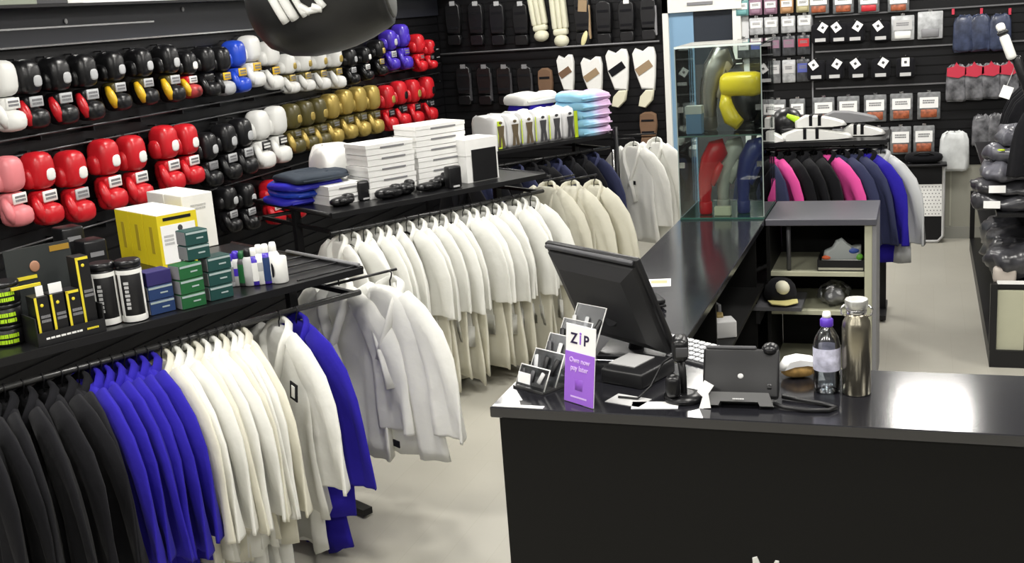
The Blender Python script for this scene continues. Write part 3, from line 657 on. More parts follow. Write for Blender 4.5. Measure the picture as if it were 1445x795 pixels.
# canisters
for k, (px, py) in enumerate(((160, 458), (197, 453))):
    s_, b_ = rbase(r1, px, py)
    b_ += 0.015
    t = thing('canister', '%s black canister with thick white borders, beside the blue boxes' % ('left', 'right')[k], 'canister', r1.P(s_, b_ - 0.045, zt), r1.rot, 'black and white canisters')
    MB().lathe([(0.043, 0.0), (0.045, 0.004), (0.045, 0.195), (0.042, 0.2)], 28).build('canister_body', BLKP, t)
    MB().lathe([(0.0455, 0.003), (0.0458, 0.005), (0.0458, 0.024), (0.0455, 0.026)], 28, cap=False).build('white_band', WHTL, t)
    MB().lathe([(0.0455, 0.176), (0.0458, 0.178), (0.0458, 0.190), (0.0455, 0.192)], 28, cap=False).build('white_band', WHTL, t)
    for a in (-1.3, 0.7):
        b = MB().box((0.0458, 0, 0.1), (0.002, 0.011, 0.16), mat=Matrix.Rotation(a, 4, 'Z')); b.build('white_stripe', WHTL, t)
    b = MB(); g = random.Random(k + 50)
    for j in range(7): b.box((0.0458, 0, 0.055 + j * 0.015), (0.002, g.uniform(0.012, 0.018), 0.010), mat=Matrix.Rotation(-0.75, 4, 'Z'))
    b.build('print', LTG, t)
    MB().lathe([(0.043, 0.2), (0.046, 0.203), (0.046, 0.222), (0.04, 0.226)], 28).build('lid', BLKG, t)
# small cartons, blue and green
SWATCH = M('pale_print', (0.35, 0.42, 0.42), 0.5)
def small_carton(s_, b_, z, w, d, h, mat, label, group, rot=0.0, band=True):
    t = thing('small_carton', label, 'carton', r1.P(s_, b_, z), (0, 0, r1.rot + PI / 2 + rot), group)
    MB().rbox((0, 0, h / 2), (w, d, h), 0.002, n=1, smooth=False).build('carton_body', mat, t)
    if band:
        MB().box((0, -d / 2 - 0.0008, h * 0.86), (w * 0.94, 0.0015, h * 0.14)).build('print_band', SWATCH, t)
        MB().box((w * 0.12, -d / 2 - 0.0008, h * 0.45), (w * 0.3, 0.0015, h * 0.1), mat=None).build('print_wave', SWATCH, t)
        MB().box((-w / 2 - 0.0008, 0, h / 2), (0.0015, d * 0.9, h * 0.9)).build('end_flap', MDG, t)
    return t
s0_, b0_ = rbase(r1, 232, 442)
for k in range(3):
    small_carton(s0_, b0_ - 0.04, zt + 0.054 * k, 0.098, 0.075, 0.052, BLUC if k < 2 else INDC, 'blue carton with pale band, %s of three beside the canisters' % ('bottom', 'middle', 'top')[k], 'blue cartons on the near rack', band=k < 2)
s1_, b1_ = rbase(r1, 276, 434); s2_, b2_ = rbase(r1, 315, 422)
for k in range(3):
    small_carton(s1_, b1_ - 0.04, zt + 0.056 * k, 0.098, 0.075, 0.054, GRNC, 'green carton with pale band, %s of the front stack' % ('bottom', 'middle', 'top')[k], 'green cartons on the near rack', 0.05 * k)
for k in range(3):
    small_carton(s2_ + 0.003 * k, b2_ - 0.04, zt + 0.056 * k, 0.098, 0.075, 0.054, TEAL, 'teal carton with pale band, %s of the right stack' % ('bottom', 'middle', 'top')[k], 'teal cartons on the near rack')
for k in range(2):
    small_carton((s1_ + s2_) / 2 - 0.005, (b1_ + b2_) / 2 - 0.055, zt + 0.170 + 0.056 * k, 0.092, 0.075, 0.054, TEAL, 'teal carton, %s of the pair stacked on the other green cartons' % ('lower', 'upper')[k], 'teal cartons on the near rack')
# yellow boxes with a white printed face
ztop = zt + 0.235
sf, bf = rbase(r1, 220, 305, ztop); sr, br_ = rbase(r1, 273, 294, ztop); sb, bb = rbase(r1, 167, 289, ztop)
dp = math.hypot(sr - sf, br_ - bf); wd = math.hypot(sb - sf, bb - bf)
dp = min(dp, 0.34); wd = min(wd, 0.42)
for k in range(3):
    wk = wd / 3
    t = thing('yellow_box', 'yellow box with white top, %s of three in a row behind the canisters' % ('nearest', 'middle', 'rearmost')[k], 'box', r1.P(sf, bf - wk * k, zt), r1.rot, 'yellow boxes on the near rack')
    MB().box((-wk / 2, dp / 2, 0.1155), (wk - 0.006, dp, 0.231)).build('carton_body', YBOX, t)
    MB().box((-wk / 2, dp / 2, 0.2325), (wk - 0.007, dp - 0.004, 0.003)).build('top_print', PAPER, t)
    MB().box((-wk / 2, -0.0008, 0.12), (wk * 0.2, 0.0015, 0.12)).build('print', M('ochre_print', (0.42, 0.32, 0.02), 0.5), t)
    if k == 0:
        MB().box((-0.0025, dp / 2, 0.10), (0.002, dp * 0.86, 0.17)).build('white_panel', PAPER, t)
        MB().box((-0.0025, dp * 0.5, 0.212), (0.002, dp * 0.7, 0.014)).build('print', BLKP, t)
        b = MB(); b.ellipsoid((0, 0, 0.07), (0.0015, 0.012, 0.014)); b.box((0, 0, 0.02), (0.002, 0.03, 0.08)); b.box((0, -0.012, -0.055), (0.002, 0.013, 0.08)); b.box((0, 0.014, -0.055), (0.002, 0.013, 0.08))
        b.build('figure_print', DKG, t, (-0.0012, dp * 0.55, 0.095))
        glyph_rows(0.05, 0.05, 3, 77, 'y').build('print', LTG, t, (-0.0012, dp * 0.25, 0.12))
# white box behind
zt2 = zt + 0.26
sf, bf = rbase(r1, 279, 274, zt2); sr, br_ = rbase(r1, 318, 266, zt2); sb, bb = rbase(r1, 225, 262, zt2)
dp = min(math.hypot(sr - sf, br_ - bf), 0.3); wd = min(math.hypot(sb - sf, bb - bf), 0.36)
for k in range(2):
    t = thing('white_box', '%s white carton standing behind the yellow boxes' % ('front', 'rear')[k], 'box', r1.P(sf - dp, bf - 0.01 - k * wd / 2, zt), r1.rot, 'white cartons on the near rack')
    MB().rbox((-wd / 4, dp / 2 + dp * 0.5, 0.13), (wd / 2 - 0.006, dp, 0.26), 0.003, n=1, smooth=False).build('carton_body', WHTC, t)
    glyph_rows(dp * 0.5, 0.03, 2, 90 + k, 'y').build('print', LTG, t, (-0.002, dp, 0.2))
# small bottles and tubes
for k, (px, py, col, cap, h) in enumerate(((334, 405, SILV, PURL, 0.13), (343, 404, LTG, PURL, 0.14), (352, 404, DKG, GRNC, 0.14), (360, 404, LTG, BLKP, 0.15), (368, 403, PURL, WHTL, 0.15), (376, 402, WHTL, WHTL, 0.16), (385, 401, PURL, WHTL, 0.16), (396, 400, WHTL, WHTL, 0.165))):
    s_, b_ = rbase(r1, px, py)
    t = thing('spray_bottle', 'small bottle on the near rack end, %s in the row after the cartons' % ORD[k], 'bottle', r1.P(s_, b_ - 0.03, zt), r1.rot, 'small bottles on the near rack')
    MB().lathe([(0.02, 0), (0.024, 0.004), (0.024, h * 0.68), (0.018, h * 0.76), (0.012, h * 0.8)], 16).build('bottle_body', col, t)
    MB().lathe([(0.014, h * 0.78), (0.015, h * 0.8), (0.015, h * 0.93), (0.011, h)], 14).build('cap', cap, t)
    l0 = (0.15, 0.3, 0.1, 0.25, 0.12, 0.35, 0.08, 0.2)[k]; l1 = (0.6, 0.5, 0.62, 0.45, 0.6, 0.55, 0.66, 0.4)[k]
    MB().lathe([(0.0243, h * l0), (0.0246, h * (l0 + 0.02)), (0.0246, h * l1), (0.0243, h * (l1 + 0.02))], 16, cap=False).build('label_band', (MDG, PURL, GRNC, LTG, WHTL, SILV, BLUC, WHTL)[k], t)
s_, b_ = rbase(r1, 404, 400)
t = thing('round_tin', 'white round tin with black oval print at the end of the bottles', 'tin', r1.P(s_, b_ - 0.04, zt), r1.rot)
MB().lathe([(0.03, 0), (0.033, 0.004), (0.033, 0.1), (0.03, 0.105)], 20).build('tin_body', WHTL, t); MB().ellipsoid((0.0, -0.033, 0.055), (0.016, 0.002, 0.03)).build('print', BLKP, t)
# wire basket frame at the empty end of the shelf
for k in range(4):
    MB().tube([(-0.02 - 0.13 * k, -0.30, zt + 0.006), (-0.02 - 0.13 * k, -0.005, zt + 0.006)], 0.004, 6).build('wire', BLKM, r1.t)
MB().tube([(-0.55, -0.01, zt + 0.012), (0.0, -0.01, zt + 0.012)], 0.008, 6).build('wire', MDG, r1.t)

# ================================================================ goods on the middle rack
z2 = r2.top
def shoe_box(s_, b_, z, L, D, H, label, mat=WHTC, group='white shoe boxes on the middle rack', rot=0.0, gl=True):
    t = thing('shoe_box', label, 'box', r2.P(s_, b_, z), (0, 0, r2.rot + PI / 2 + rot), group)      # local X along rack, -Y to the aisle
    MB().box((L / 2, D / 2, H * 0.32), (L - 0.006, D - 0.006, H * 0.64)).build('carton_body', mat, t)
    MB().box((L / 2, D / 2, H * 0.81 - 0.001), (L, D, H * 0.37)).build('lid', mat, t)
    if gl: MB().box((L * 0.55, -0.001, H * 0.62), (L * 0.5, 0.002, H * 0.16)).build('print', MDG, t)
    return t
sA, bA = r2.sn(464, 293, z2); sB, bB = r2.sn(527, 283, z2); sB2, _ = r2.sn(593, 270, z2); sC, bC = r2.sn(595, 270, z2); sC2, _ = r2.sn(648, 254, z2); sD, bD = r2.sn(674, 258, z2); sD2, _ = r2.sn(707, 251, z2)
for k in range(2):
    shoe_box(sA + 0.02, bA - 0.02, z2 + 0.056 * k, 0.23, 0.2, 0.054, '%s flat white box at the near end of the middle rack' % ('lower', 'upper')[k])
LB = min(0.36, sB2 - sB)
for k in range(5):
    shoe_box(sB + 0.004 * (k % 2), bB - 0.03, z2 + 0.062 * k, LB - 0.01, 0.24, 0.060, 'white shoe box with grey print, %s from the bottom of the left stack' % ORD[k])
LC = sC2 - sC
for k in range(6):
    shoe_box(sC + 0.02 + 0.004 * (k % 3), bC - 0.05, z2 + 0.062 * k, LC - 0.02, 0.24, 0.060, 'white shoe box with grey print, %s from the bottom of the tall stack' % ORD[k])
t = shoe_box(sD - 0.05, bD - 0.03, z2, max(0.2, sD2 - sD + 0.05), 0.2, 0.26, 'tall white box with a black front panel on the middle rack', gl=False)
Ld = max(0.2, sD2 - sD + 0.05)
MB().box((Ld * 0.55, -0.002, 0.10), (Ld * 0.75, 0.004, 0.19)).build('black_panel', BLKP, t)
def shoe_like(rack, px, py, label, mat, L=0.15, H=0.07, rot=0.0, cat='glove', name='grappling_glove'):
    s_, b_ = rack.sn(px, py, rack.top)
    t = thing(name, label, cat, rack.P(s_, b_ - 0.05, rack.top), (0, 0, rack.rot + PI / 2 + rot))
    MB().ellipsoid((0, 0, H * 0.42), (L / 2, 0.045, H * 0.42), 14, 8, p=0.8).build('body', mat, t)
    MB().ellipsoid((L * 0.28, 0, H * 0.72), (L * 0.2, 0.036, H * 0.3), 12, 7, p=0.8).build('cuff', mat, t)
    MB().tube([(-L * 0.3, -0.03, H * 0.5), (-L * 0.1, -0.05, H * 0.55), (L * 0.05, -0.04, H * 0.4)], 0.014, 8).build('thumb', mat, t)
    return t
for k, (px, py, L, H, rot) in enumerate(((490, 291, 0.16, 0.06, 0.2), (556, 281, 0.18, 0.075, 0.0), (580, 275, 0.12, 0.08, 0.3), (612, 270, 0.17, 0.06, 0.0), (630, 264, 0.10, 0.08, 0.0))):
    shoe_like(r2, px, py, 'black leather sparring glove on the middle rack edge, %s from left' % ORD[k], BLKL, L, H, rot)
def black_block(px, py, w, h, label, d=0.06, tilt=0.0):
    s_, b_ = r2.sn(px, py, z2)
    t = thing('black_packet', label, 'packet', r2.P(s_, b_ - 0.04, z2), (0, tilt, r2.rot + PI / 2))
    MB().rbox((0, 0, h / 2), (w, d, h), 0.012).build('packet_body', BLKL, t); MB().box((0, -d / 2 - 0.001, h * 0.1), (w * 0.5, 0.002, h * 0.08)).build('print', LTG, t)
black_block(519, 283, 0.09, 0.11, 'upright black packet before the left shoe box stack')
black_block(646, 266, 0.09, 0.13, 'tall black packet leaning before the tall shoe box stack')
# blue and dark folded clothes and a white bag behind
def folded(rack, s_, b_, z, L, D, H, mat, label, cat='clothing', seed=0, group=None, name='folded_clothes'):
    g = random.Random(seed); ph = [g.uniform(0, 6) for _ in range(4)]
    t = thing(name, label, cat, rack.P(s_, b_, z), (0, 0, rack.rot + PI / 2), group)
    N = 32; rings = []
    for zz, k in ((0.0, 0.93), (H * 0.15, 1.0), (H * 0.5, 1.03), (H * 0.85, 0.99), (H, 0.88), (H * 1.03, 0.5)):
        rings.append([(L / 2 * k * sgp(math.cos(a), 0.5) * (1 + 0.04 * math.sin(3 * a + ph[0])), D / 2 * k * sgp(math.sin(a), 0.5) * (1 + 0.05 * math.sin(5 * a + ph[1])), zz + (0.12 * H * math.sin(4 * a + ph[2]) if zz > 0 else 0)) for a in [2 * PI * j / N for j in range(N)]])
    MB().loft(rings).build('fold', mat, t)
    MB().tube([(-L * 0.4, -D * 0.51, H * 0.35), (0, -D * 0.53, H * 0.42), (L * 0.4, -D * 0.51, H * 0.4)], 0.004 + H * 0.05, 6).build('fold_edge', mat, t)
    return t
BLUS = M('blue_satin', (0.03, 0.03, 0.5), 0.4, bump=0.3, bscale=30)
sQ, bQ = r2.sn(430, 262, z2); 
for k in range(4):
    folded(r2, 0.14 + 0.02 * (k % 2), -0.60 + 0.04 * k, z2 + 0.044 * k, 0.36, 0.36, 0.042, (BLUS, BLUL, BLUS, M('slate_cloth', (0.02, 0.03, 0.045), 0.8))[k], ('bottom blue satin folded garment on the middle rack', 'second blue satin folded garment on the middle rack', 'third blue satin folded garment on the middle rack', 'dark slate folded garment on top of the blue ones')[k], seed=k, group='folded blue clothes')
folded(r2, 0.40, -0.62, z2, 0.24, 0.3, 0.26, WHTL, 'white plastic bundle behind the left shoe box stack', 'bag', 9, name='plastic_bundle')

# ================================================================ goods on the far rack
z3 = r3.top
TIE = bpy.data.materials.new('tie_dye'); TIE.use_nodes = True
nt = TIE.node_tree; bs = nt.nodes['Principled BSDF']; bs.inputs['Roughness'].default_value = 0.9
tc = nt.nodes.new('ShaderNodeTexCoord'); nn = nt.nodes.new('ShaderNodeTexNoise'); nn.inputs['Scale'].default_value = 7; nn.inputs['Detail'].default_value = 2
sx_ = nt.nodes.new('ShaderNodeSeparateXYZ'); md = nt.nodes.new('ShaderNodeMath'); md.operation = 'MULTIPLY_ADD'; md.inputs[1].default_value = 2.4; md.inputs[2].default_value = 0.1
ad = nt.nodes.new('ShaderNodeMath'); ad.operation = 'ADD'; rp = nt.nodes.new('ShaderNodeValToRGB')
rp.color_ramp.elements[0].color = (0.30, 0.60, 0.80, 1); rp.color_ramp.elements[0].position = 0.3
e = rp.color_ramp.elements.new(0.5); e.color = (0.58, 0.66, 0.86, 1)
e = rp.color_ramp.elements.new(0.68); e.color = (0.60, 0.50, 0.76, 1)
rp.color_ramp.elements[-1].color = (0.68, 0.48, 0.70, 1); rp.color_ramp.elements[-1].position = 0.85
nt.links.new(tc.outputs['Object'], nn.inputs['Vector']); nt.links.new(tc.outputs['Object'], sx_.inputs[0]); nt.links.new(sx_.outputs[0], md.inputs[0])
nt.links.new(md.outputs[0], ad.inputs[0]); nt.links.new(nn.outputs['Fac'], ad.inputs[1]); nt.links.new(ad.outputs[0], rp.inputs['Fac']); nt.links.new(rp.outputs['Color'], bs.inputs['Base Color'])
sP0, _ = r3.sn(694, 212, z3); sP1, _ = r3.sn(812, 194, z3)
npk = 6; pw = (sP1 - sP0) / npk
for k in range(npk):
    t = thing('clothing_pack', 'white bagged base-layer clothing pack with figure print, %s from left on far rack' % ORD[k], 'clothing pack', r3.P(sP0 + pw * (k + 0.5), -0.22, z3), (0, 0, r3.rot + PI / 2), 'bagged clothing on the far rack')
    b = MB(); N = 20; rings = []
    for zz, ky in ((0, 0.9), (0.03, 1), (0.18, 1), (0.215, 0.9), (0.235, 0.55)):
        rings.append([(pw * 0.5 * (0.96 if zz < 0.2 else 0.9) * sgp(math.cos(a), 0.3), 0.16 * ky * sgp(math.sin(a), 0.35), zz + (0.012 * math.sin(3 * a + k) if zz > 0.2 else 0)) for a in [2 * PI * j / N for j in range(N)]])
    b.loft(rings).build('bag', M('white_bag', (0.72, 0.72, 0.72), 0.35), t)
    f = MB(); f.ellipsoid((0, 0, 0.092), (pw * 0.13, 0.002, 0.011)); f.prism([(-pw * 0.24, 0.07), (pw * 0.24, 0.07), (pw * 0.17, 0.0), (pw * 0.25, -0.085), (pw * 0.06, -0.085), (0, -0.01), (-pw * 0.06, -0.085), (-pw * 0.25, -0.085), (-pw * 0.17, 0.0)], 0.002)
    f.build('figure_print', DKG if k > 2 else M('brown_print', (0.12, 0.09, 0.05), 0.5), t, (0, -0.164, 0.1))
    if k in (0, 5): MB().box((pw * (0.42 if k else -0.1), -0.163, 0.105), (pw * 0.24, 0.003, 0.20)).build('lime_bar', LIME, t)
    elif k in (1, 2, 3): MB().box((pw * 0.46, -0.163, 0.11), (pw * 0.06, 0.003, 0.18)).build('lime_bar', LIME, t)
sT0, _ = r3.sn(812, 194, z3); sT1 = min(0.02, r3.sn(876, 188, z3)[0])
for k in range(5):
    folded(r3, (sT0 + sT1) / 2 + 0.015, -0.20 + 0.005 * (k % 2), z3 + 0.066 * k, (sT1 - sT0) * 1.15, 0.36, 0.064, TIE, 'blue and mauve tie-dye folded towel, %s from the bottom of the pile' % ORD[k], 'towel', 20 + k, 'tie-dye towels on the far rack', 'folded_towel')
folded(r3, sT0 - 0.04, -0.58, z3, 0.34, 0.3, 0.24, BLUF, 'royal blue folded garment under the white one on the far rack', seed=31)
folded(r3, sT0 - 0.04, -0.58, z3 + 0.25, 0.38, 0.32, 0.08, WHTF, 'white folded garment at the back of the far rack beside the towels', seed=32)
# ================================================================ things on the desk
def basis(o, x, y, z):
    m_ = Matrix.Identity(4)
    for i in range(3): m_[i][0] = x[i]; m_[i][1] = y[i]; m_[i][2] = z[i]; m_[i][3] = o[i]
    return m_
# monitor, seen from behind
TL, TR, BR = Vector((-1.212, 3.627, 1.35)), Vector((-0.823, 3.362, 1.35)), Vector((-0.770, 3.51, 1.005))
xa = (TR - TL).normalized(); za = (TR - BR); za = (za - xa * za.dot(xa)).normalized(); ya = za.cross(xa)
cen = (TL + BR) / 2; mw, mh = (TR - TL).length, (TR - BR).length
base = Vector((cen.x + 0.06, cen.y + 0.10, DZ))
t = thing('monitor', 'black flat computer monitor tilted back, seen from behind on the desk corner', 'monitor', base)
mt = basis(cen - base, xa, ya, za)
MB().rbox((0, 0.012, 0), (mw, 0.022, mh), 0.006, mat=mt, n=2).build('bezel', BLKP, t)
MB().box((0, 0.0245, 0), (mw - 0.03, 0.002, mh - 0.03), mat=mt).build('screen', M('screen_glass', (0.01, 0.01, 0.012), 0.1), t)
rings = [[(x * k, y, z * k - 0.01) for x, z in ((-mw * .47, -mh * .46), (mw * .47, -mh * .46), (mw * .47, mh * .46), (-mw * .47, mh * .46))] for y, k in ((0.002, 1.0), (-0.012, 0.97), (-0.035, 0.72))]
MB().loft(rings, smooth=False, mat=mt).build('back_shell', M('monitor_back', (0.022, 0.022, 0.023), 0.5, bump=0.05, bscale=400), t)
MB().box((0, -0.028, mh * 0.22), (mw * 0.62, 0.012, 0.012), mat=mt).build('vent_ridge', BLKG, t)
MB().rbox((0, -0.004, mh * 0.478), (mw * 0.94, 0.016, 0.014), 0.004, mat=mt, n=2).build('top_ridge', DKG, t)
bp = mt @ Vector((0.02, -0.03, -0.06))
MB().tube([bp, (0.02, 0.02, 0.10), (0.0, 0.02, 0.012)], 0.028, 12).build('stand_neck', BLKP, t)
MB().rbox((0, 0.02, 0.008), (0.24, 0.19, 0.015), 0.006).build('stand_foot', BLKG, t)
# purple and white payment card
L0, R0 = Vector((-1.038, 3.178, DZ)), Vector((-0.927, 3.113, DZ))
xa = (R0 - L0).normalized(); back = Vector((-xa.y, xa.x, 0)); za = (Vector((0, 0, 1)) + back * 0.12).normalized(); ya = za.cross(xa)
cwid = (R0 - L0).length; chh = 0.245
t = thing('payment_card_stand', 'purple and white upright advertising card on the desk edge', 'sign', (L0 + R0) / 2)
mt = basis((0, 0, 0.002), xa, ya, za)
VIO = M('violet_print', (0.33, 0.13, 0.66), 0.45); VIOD = M('violet_dark_print', (0.24, 0.08, 0.5), 0.45); VIOL = M('violet_pale_print', (0.7, 0.5, 0.9), 0.5)
MB().box((0, 0, chh / 2), (cwid, 0.003, chh), mat=mt).build('card', PAPER, t)
MB().box((0, -0.002, chh * 0.325), (cwid, 0.002, chh * 0.65), mat=mt).build('violet_field', VIO, t)
def put_text(s, size, mat_, x, z, name='lettering', yoff=-0.0034):
    me = text_mesh(s, size); o = part(name, me, mat_, t)
    o.matrix_local = mt @ Matrix.Translation((x, yoff, z)) @ Matrix.Rotation(PI / 2, 4, 'X')
    return o
NAVP = M('navy_print', (0.02, 0.01, 0.05), 0.5)
put_text('Z', 0.046, NAVP, -cwid * 0.22, chh * 0.82, yoff=-0.002)
put_text('I', 0.040, VIO, cwid * 0.0, chh * 0.815, yoff=-0.002)
put_text('P', 0.046, NAVP, cwid * 0.20, chh * 0.815, yoff=-0.002)
MB().ellipsoid((0, -0.002, chh * 0.90), (0.005, 0.001, 0.004), mat=mt).build('logo_dot', VIO, t)
put_text('Own now', 0.022, VIOL, 0, chh * 0.55); put_text('pay later', 0.022, VIOL, 0, chh * 0.45)
MB().rbox((0, -0.003, chh * 0.24), (0.034, 0.001, 0.034), 0.0004, mat=mt, n=1).build('printed_square', VIOD, t)
MB().box((0, -0.003, chh * 0.08), (cwid * 0.55, 0.001, 0.005), mat=mt).build('print_line', VIOL, t)
MB().prism([(0, 0), (0.05, 0), (0.0, 0.16)], 0.03, mat=mt @ Matrix.Translation((0, 0.002, 0)) @ Matrix.Rotation(PI / 2, 4, 'Z')).build('easel_back', PAPER, t)
# clear card rack with leaning plates
cb = Vector((-1.135, 3.33, DZ))
t = thing('card_rack', 'clear plastic rack of glinting cards and keyrings at the desk corner', 'display rack', cb, math.radians(-28))
MB().box((0, 0.02, 0.004), (0.14, 0.24, 0.006)).build('rack_base', M('smoke_plastic', (0.05, 0.05, 0.05), 0.2), t)
for k in range(5):
    y0 = -0.09 + 0.05 * k; h = 0.07 + 0.04 * k
    mm_ = Matrix.Translation((0, y0, 0.008)) @ Matrix.Rotation(math.radians(-28), 4, 'X')
    MB().box((0, 0, h / 2), (0.13, 0.003, h), mat=mm_).build('clear_plate', PLASTIC, t)
    MB().tube([mm_ @ Vector((-0.066, 0, 0)), mm_ @ Vector((-0.066, 0, h)), mm_ @ Vector((0.066, 0, h)), mm_ @ Vector((0.066, 0, 0))], 0.0025, 6).build('plate_edge', M('bright_plastic_edge', (0.7, 0.7, 0.68), 0.2), t)
    for j in range(3):
        x = -0.042 + 0.042 * j
        mi_ = mm_ @ Matrix.Translation((x, -0.006, h * 0.55)) @ Matrix.Rotation(0.3 * (j - 1), 4, 'Y')
        MB().rbox((0, 0, 0), (0.018, 0.006, h * 0.55), 0.003, mat=mi_, n=1).build('card', (BLKP, SILV, DKG, BLKP, LTG)[(k + j * 2) % 5], t)
MB().box((0, -0.118, 0.025), (0.055, 0.003, 0.034), mat=Matrix.Rotation(-0.2, 4, 'X')).build('price_tag', PAPER, t)
# white label strip stuck along the desk edge
t = MB().box((0, 0, 0.0012), (0.165, 0.02, 0.002)).build('label_strip', PAPER, None, (-1.165, 3.101, DZ)); tag(t, 'thin white label strip stuck along the desk edge', 'label')
# dark tray with papers, keyboard, papers
t = thing('cash_tray', 'black low printer tray with a pale sheet under the monitor', 'tray', (-0.86, 3.42, DZ), math.radians(-20))
MB().rbox((0, 0, 0.025), (0.16, 0.2, 0.05), 0.008).build('tray_body', BLKP, t); MB().box((-0.03, 0.01, 0.052), (0.10, 0.12, 0.003)).build('sheet', M('grey_sheet', (0.4, 0.4, 0.4), 0.5), t)
t = thing('keyboard', 'pale grey keyboard with dark key gaps under the monitor', 'keyboard', (-0.80, 3.72, DZ + 0.0), math.radians(-32))
MB().rbox((0, 0, 0.010), (0.40, 0.15, 0.018), 0.004, mat=Matrix.Rotation(math.radians(8), 4, 'X')).build('keyboard_body', DKG, t)
key = MB().rbox((0, 0, 0), (0.021, 0.021, 0.006), 0.002, n=1).mesh('key'); KEYM = M('pale_key', (0.55, 0.56, 0.58), 0.4)
for r_ in range(5):
    for c_ in range(15):
        part('key', key, KEYM, t, Matrix.Rotation(math.radians(8), 4, 'X') @ Vector((-0.182 + 0.026 * c_, -0.055 + 0.0275 * r_, 0.022)), (math.radians(8), 0, 0))
for k, (x, y, w_, d_, r_, lab) in enumerate(((-0.75, 3.17, 0.14, 0.06, 0.15, 'white receipt paper lying before the scanner base'), (-0.84, 3.20, 0.12, 0.08, -0.3, 'grey slip of paper on the desk beside the purple card'))):
    b = MB(); b.box((0, 0, 0.001), (w_, d_, 0.0016)); o = b.build('paper_slip', PAPER if k == 0 else LTG, None, (x, y, DZ), r_); tag(o, lab, 'paper')
o = MB().box((0, 0, 0.001), (0.1, 0.13, 0.0016)).build('paper_slip', PAPER, None, (-1.06, 4.66, DZ), 0.2); tag(o, 'white printed slip lying on the side counter', 'paper')
MB().box((0, 0.01, 0.0024), (0.07, 0.05, 0.001)).build('print', M('khaki_print', (0.4, 0.38, 0.2), 0.5), o)
t = thing('stapler', 'small black stapler on the side counter behind the monitor', 'stapler', (-0.99, 4.30, DZ), 0.5)
MB().rbox((0, 0, 0.012), (0.04, 0.13, 0.012), 0.004).build('stapler_base', BLKP, t); MB().rbox((0, -0.005, 0.03), (0.035, 0.12, 0.018), 0.006).build('stapler_arm', BLKP, t)
# barcode scanner on its stand
t = thing('barcode_scanner', 'black barcode scanner on a round stand with its cable, beside the phone', 'scanner', (-0.675, 3.235, DZ), 0.2)
MB().lathe([(0.058, 0), (0.062, 0.004), (0.06, 0.016), (0.03, 0.024)], 24).build('stand_base', BLKG, t)
MB().tube([(0, 0, 0.02), (0, 0.01, 0.08), (-0.005, 0.02, 0.13)], 0.012, 10).build('stand_neck', BLKP, t)
MB().rbox((-0.005, 0.0, 0.165), (0.05, 0.09, 0.075), 0.02).build('scanner_head', BLKG, t)
MB().rbox((0.0, -0.047, 0.165), (0.036, 0.004, 0.03), 0.002).build('scanner_window', DKG, t)
MB().rbox((-0.03, -0.03, 0.055), (0.045, 0.05, 0.07), 0.018).build('trigger_grip', BLKG, t)
MB().tube([(0.0, 0.03, 0.15), (-0.06, 0.06, 0.10), (-0.10, 0.04, 0.03), (-0.14, 0.0, 0.006), (-0.2, 0.02, 0.006)], 0.004, 6).build('cable', BLKP, t)
o = MB().prism([(-0.015, 0), (0.02, 0.003), (0.012, 0.045), (0.028, 0.07), (0.0, 0.085), (-0.022, 0.05), (-0.005, 0.035)], 0.002, mat=Matrix.Rotation(-0.25, 4, 'X')).build('crumpled_receipt', PAPER, None, (-0.60, 3.165, DZ)); tag(o, 'torn white receipt standing between scanner and phone', 'paper')
# desk phone, seen from behind
t = thing('desk_phone', 'black desk phone seen from behind with grey foot and curled handset cord', 'telephone', (-0.50, 3.20, DZ), math.radians(3))
mm_ = Matrix.Translation((0, 0.02, 0.03)) @ Matrix.Rotation(math.radians(-28), 4, 'X')
MB().rbox((0, 0.012, 0.065), (0.225, 0.028, 0.15), 0.008, mat=mm_).build('phone_body', BLKP, t)
MB().rbox((-0.03, 0.01, 0.142), (0.15, 0.03, 0.012), 0.005, mat=mm_).build('top_edge', DKG, t)
MB().ellipsoid((0.0, -0.003, 0.055), (0.009, 0.002, 0.008), mat=mm_).build('logo_mark', LTG, t)
MB().prism([(-0.10, 0), (-0.06, 0), (-0.055, 0.012), (0.055, 0.012), (0.06, 0), (0.10, 0), (0.085, 0.04), (-0.085, 0.04)], 0.05, mat=Matrix.Translation((0, -0.005, 0)) @ Matrix.Rotation(-0.5, 4, 'X')).build('stand_foot', M('phone_foot', (0.09, 0.09, 0.09), 0.5), t)
glyph_rows(0.035, 0.006, 1, 8).build('print', LTG, t, (0.0, -0.035, 0.036), (-0.5, 0, 0))
hs = MB(); hs.tube([(0.085, 0.05, 0.03), (0.088, 0.075, 0.10), (0.085, 0.10, 0.145)], 0.018, 10); hs.ellipsoid((0.085, 0.10, 0.148), (0.026, 0.032, 0.020)); hs.ellipsoid((0.085, 0.055, 0.045), (0.024, 0.03, 0.022)); hs.build('handset', BLKG, t)
cd = [(0.10, 0.0, 0.012), (0.13, -0.02, 0.008), (0.19, -0.035, 0.007), (0.255, -0.03, 0.007), (0.275, -0.005, 0.007), (0.24, 0.025, 0.007), (0.17, 0.05, 0.008), (0.12, 0.07, 0.009)]
MB().tube(cd, 0.007, 8).build('handset_cord', BLKP, t)
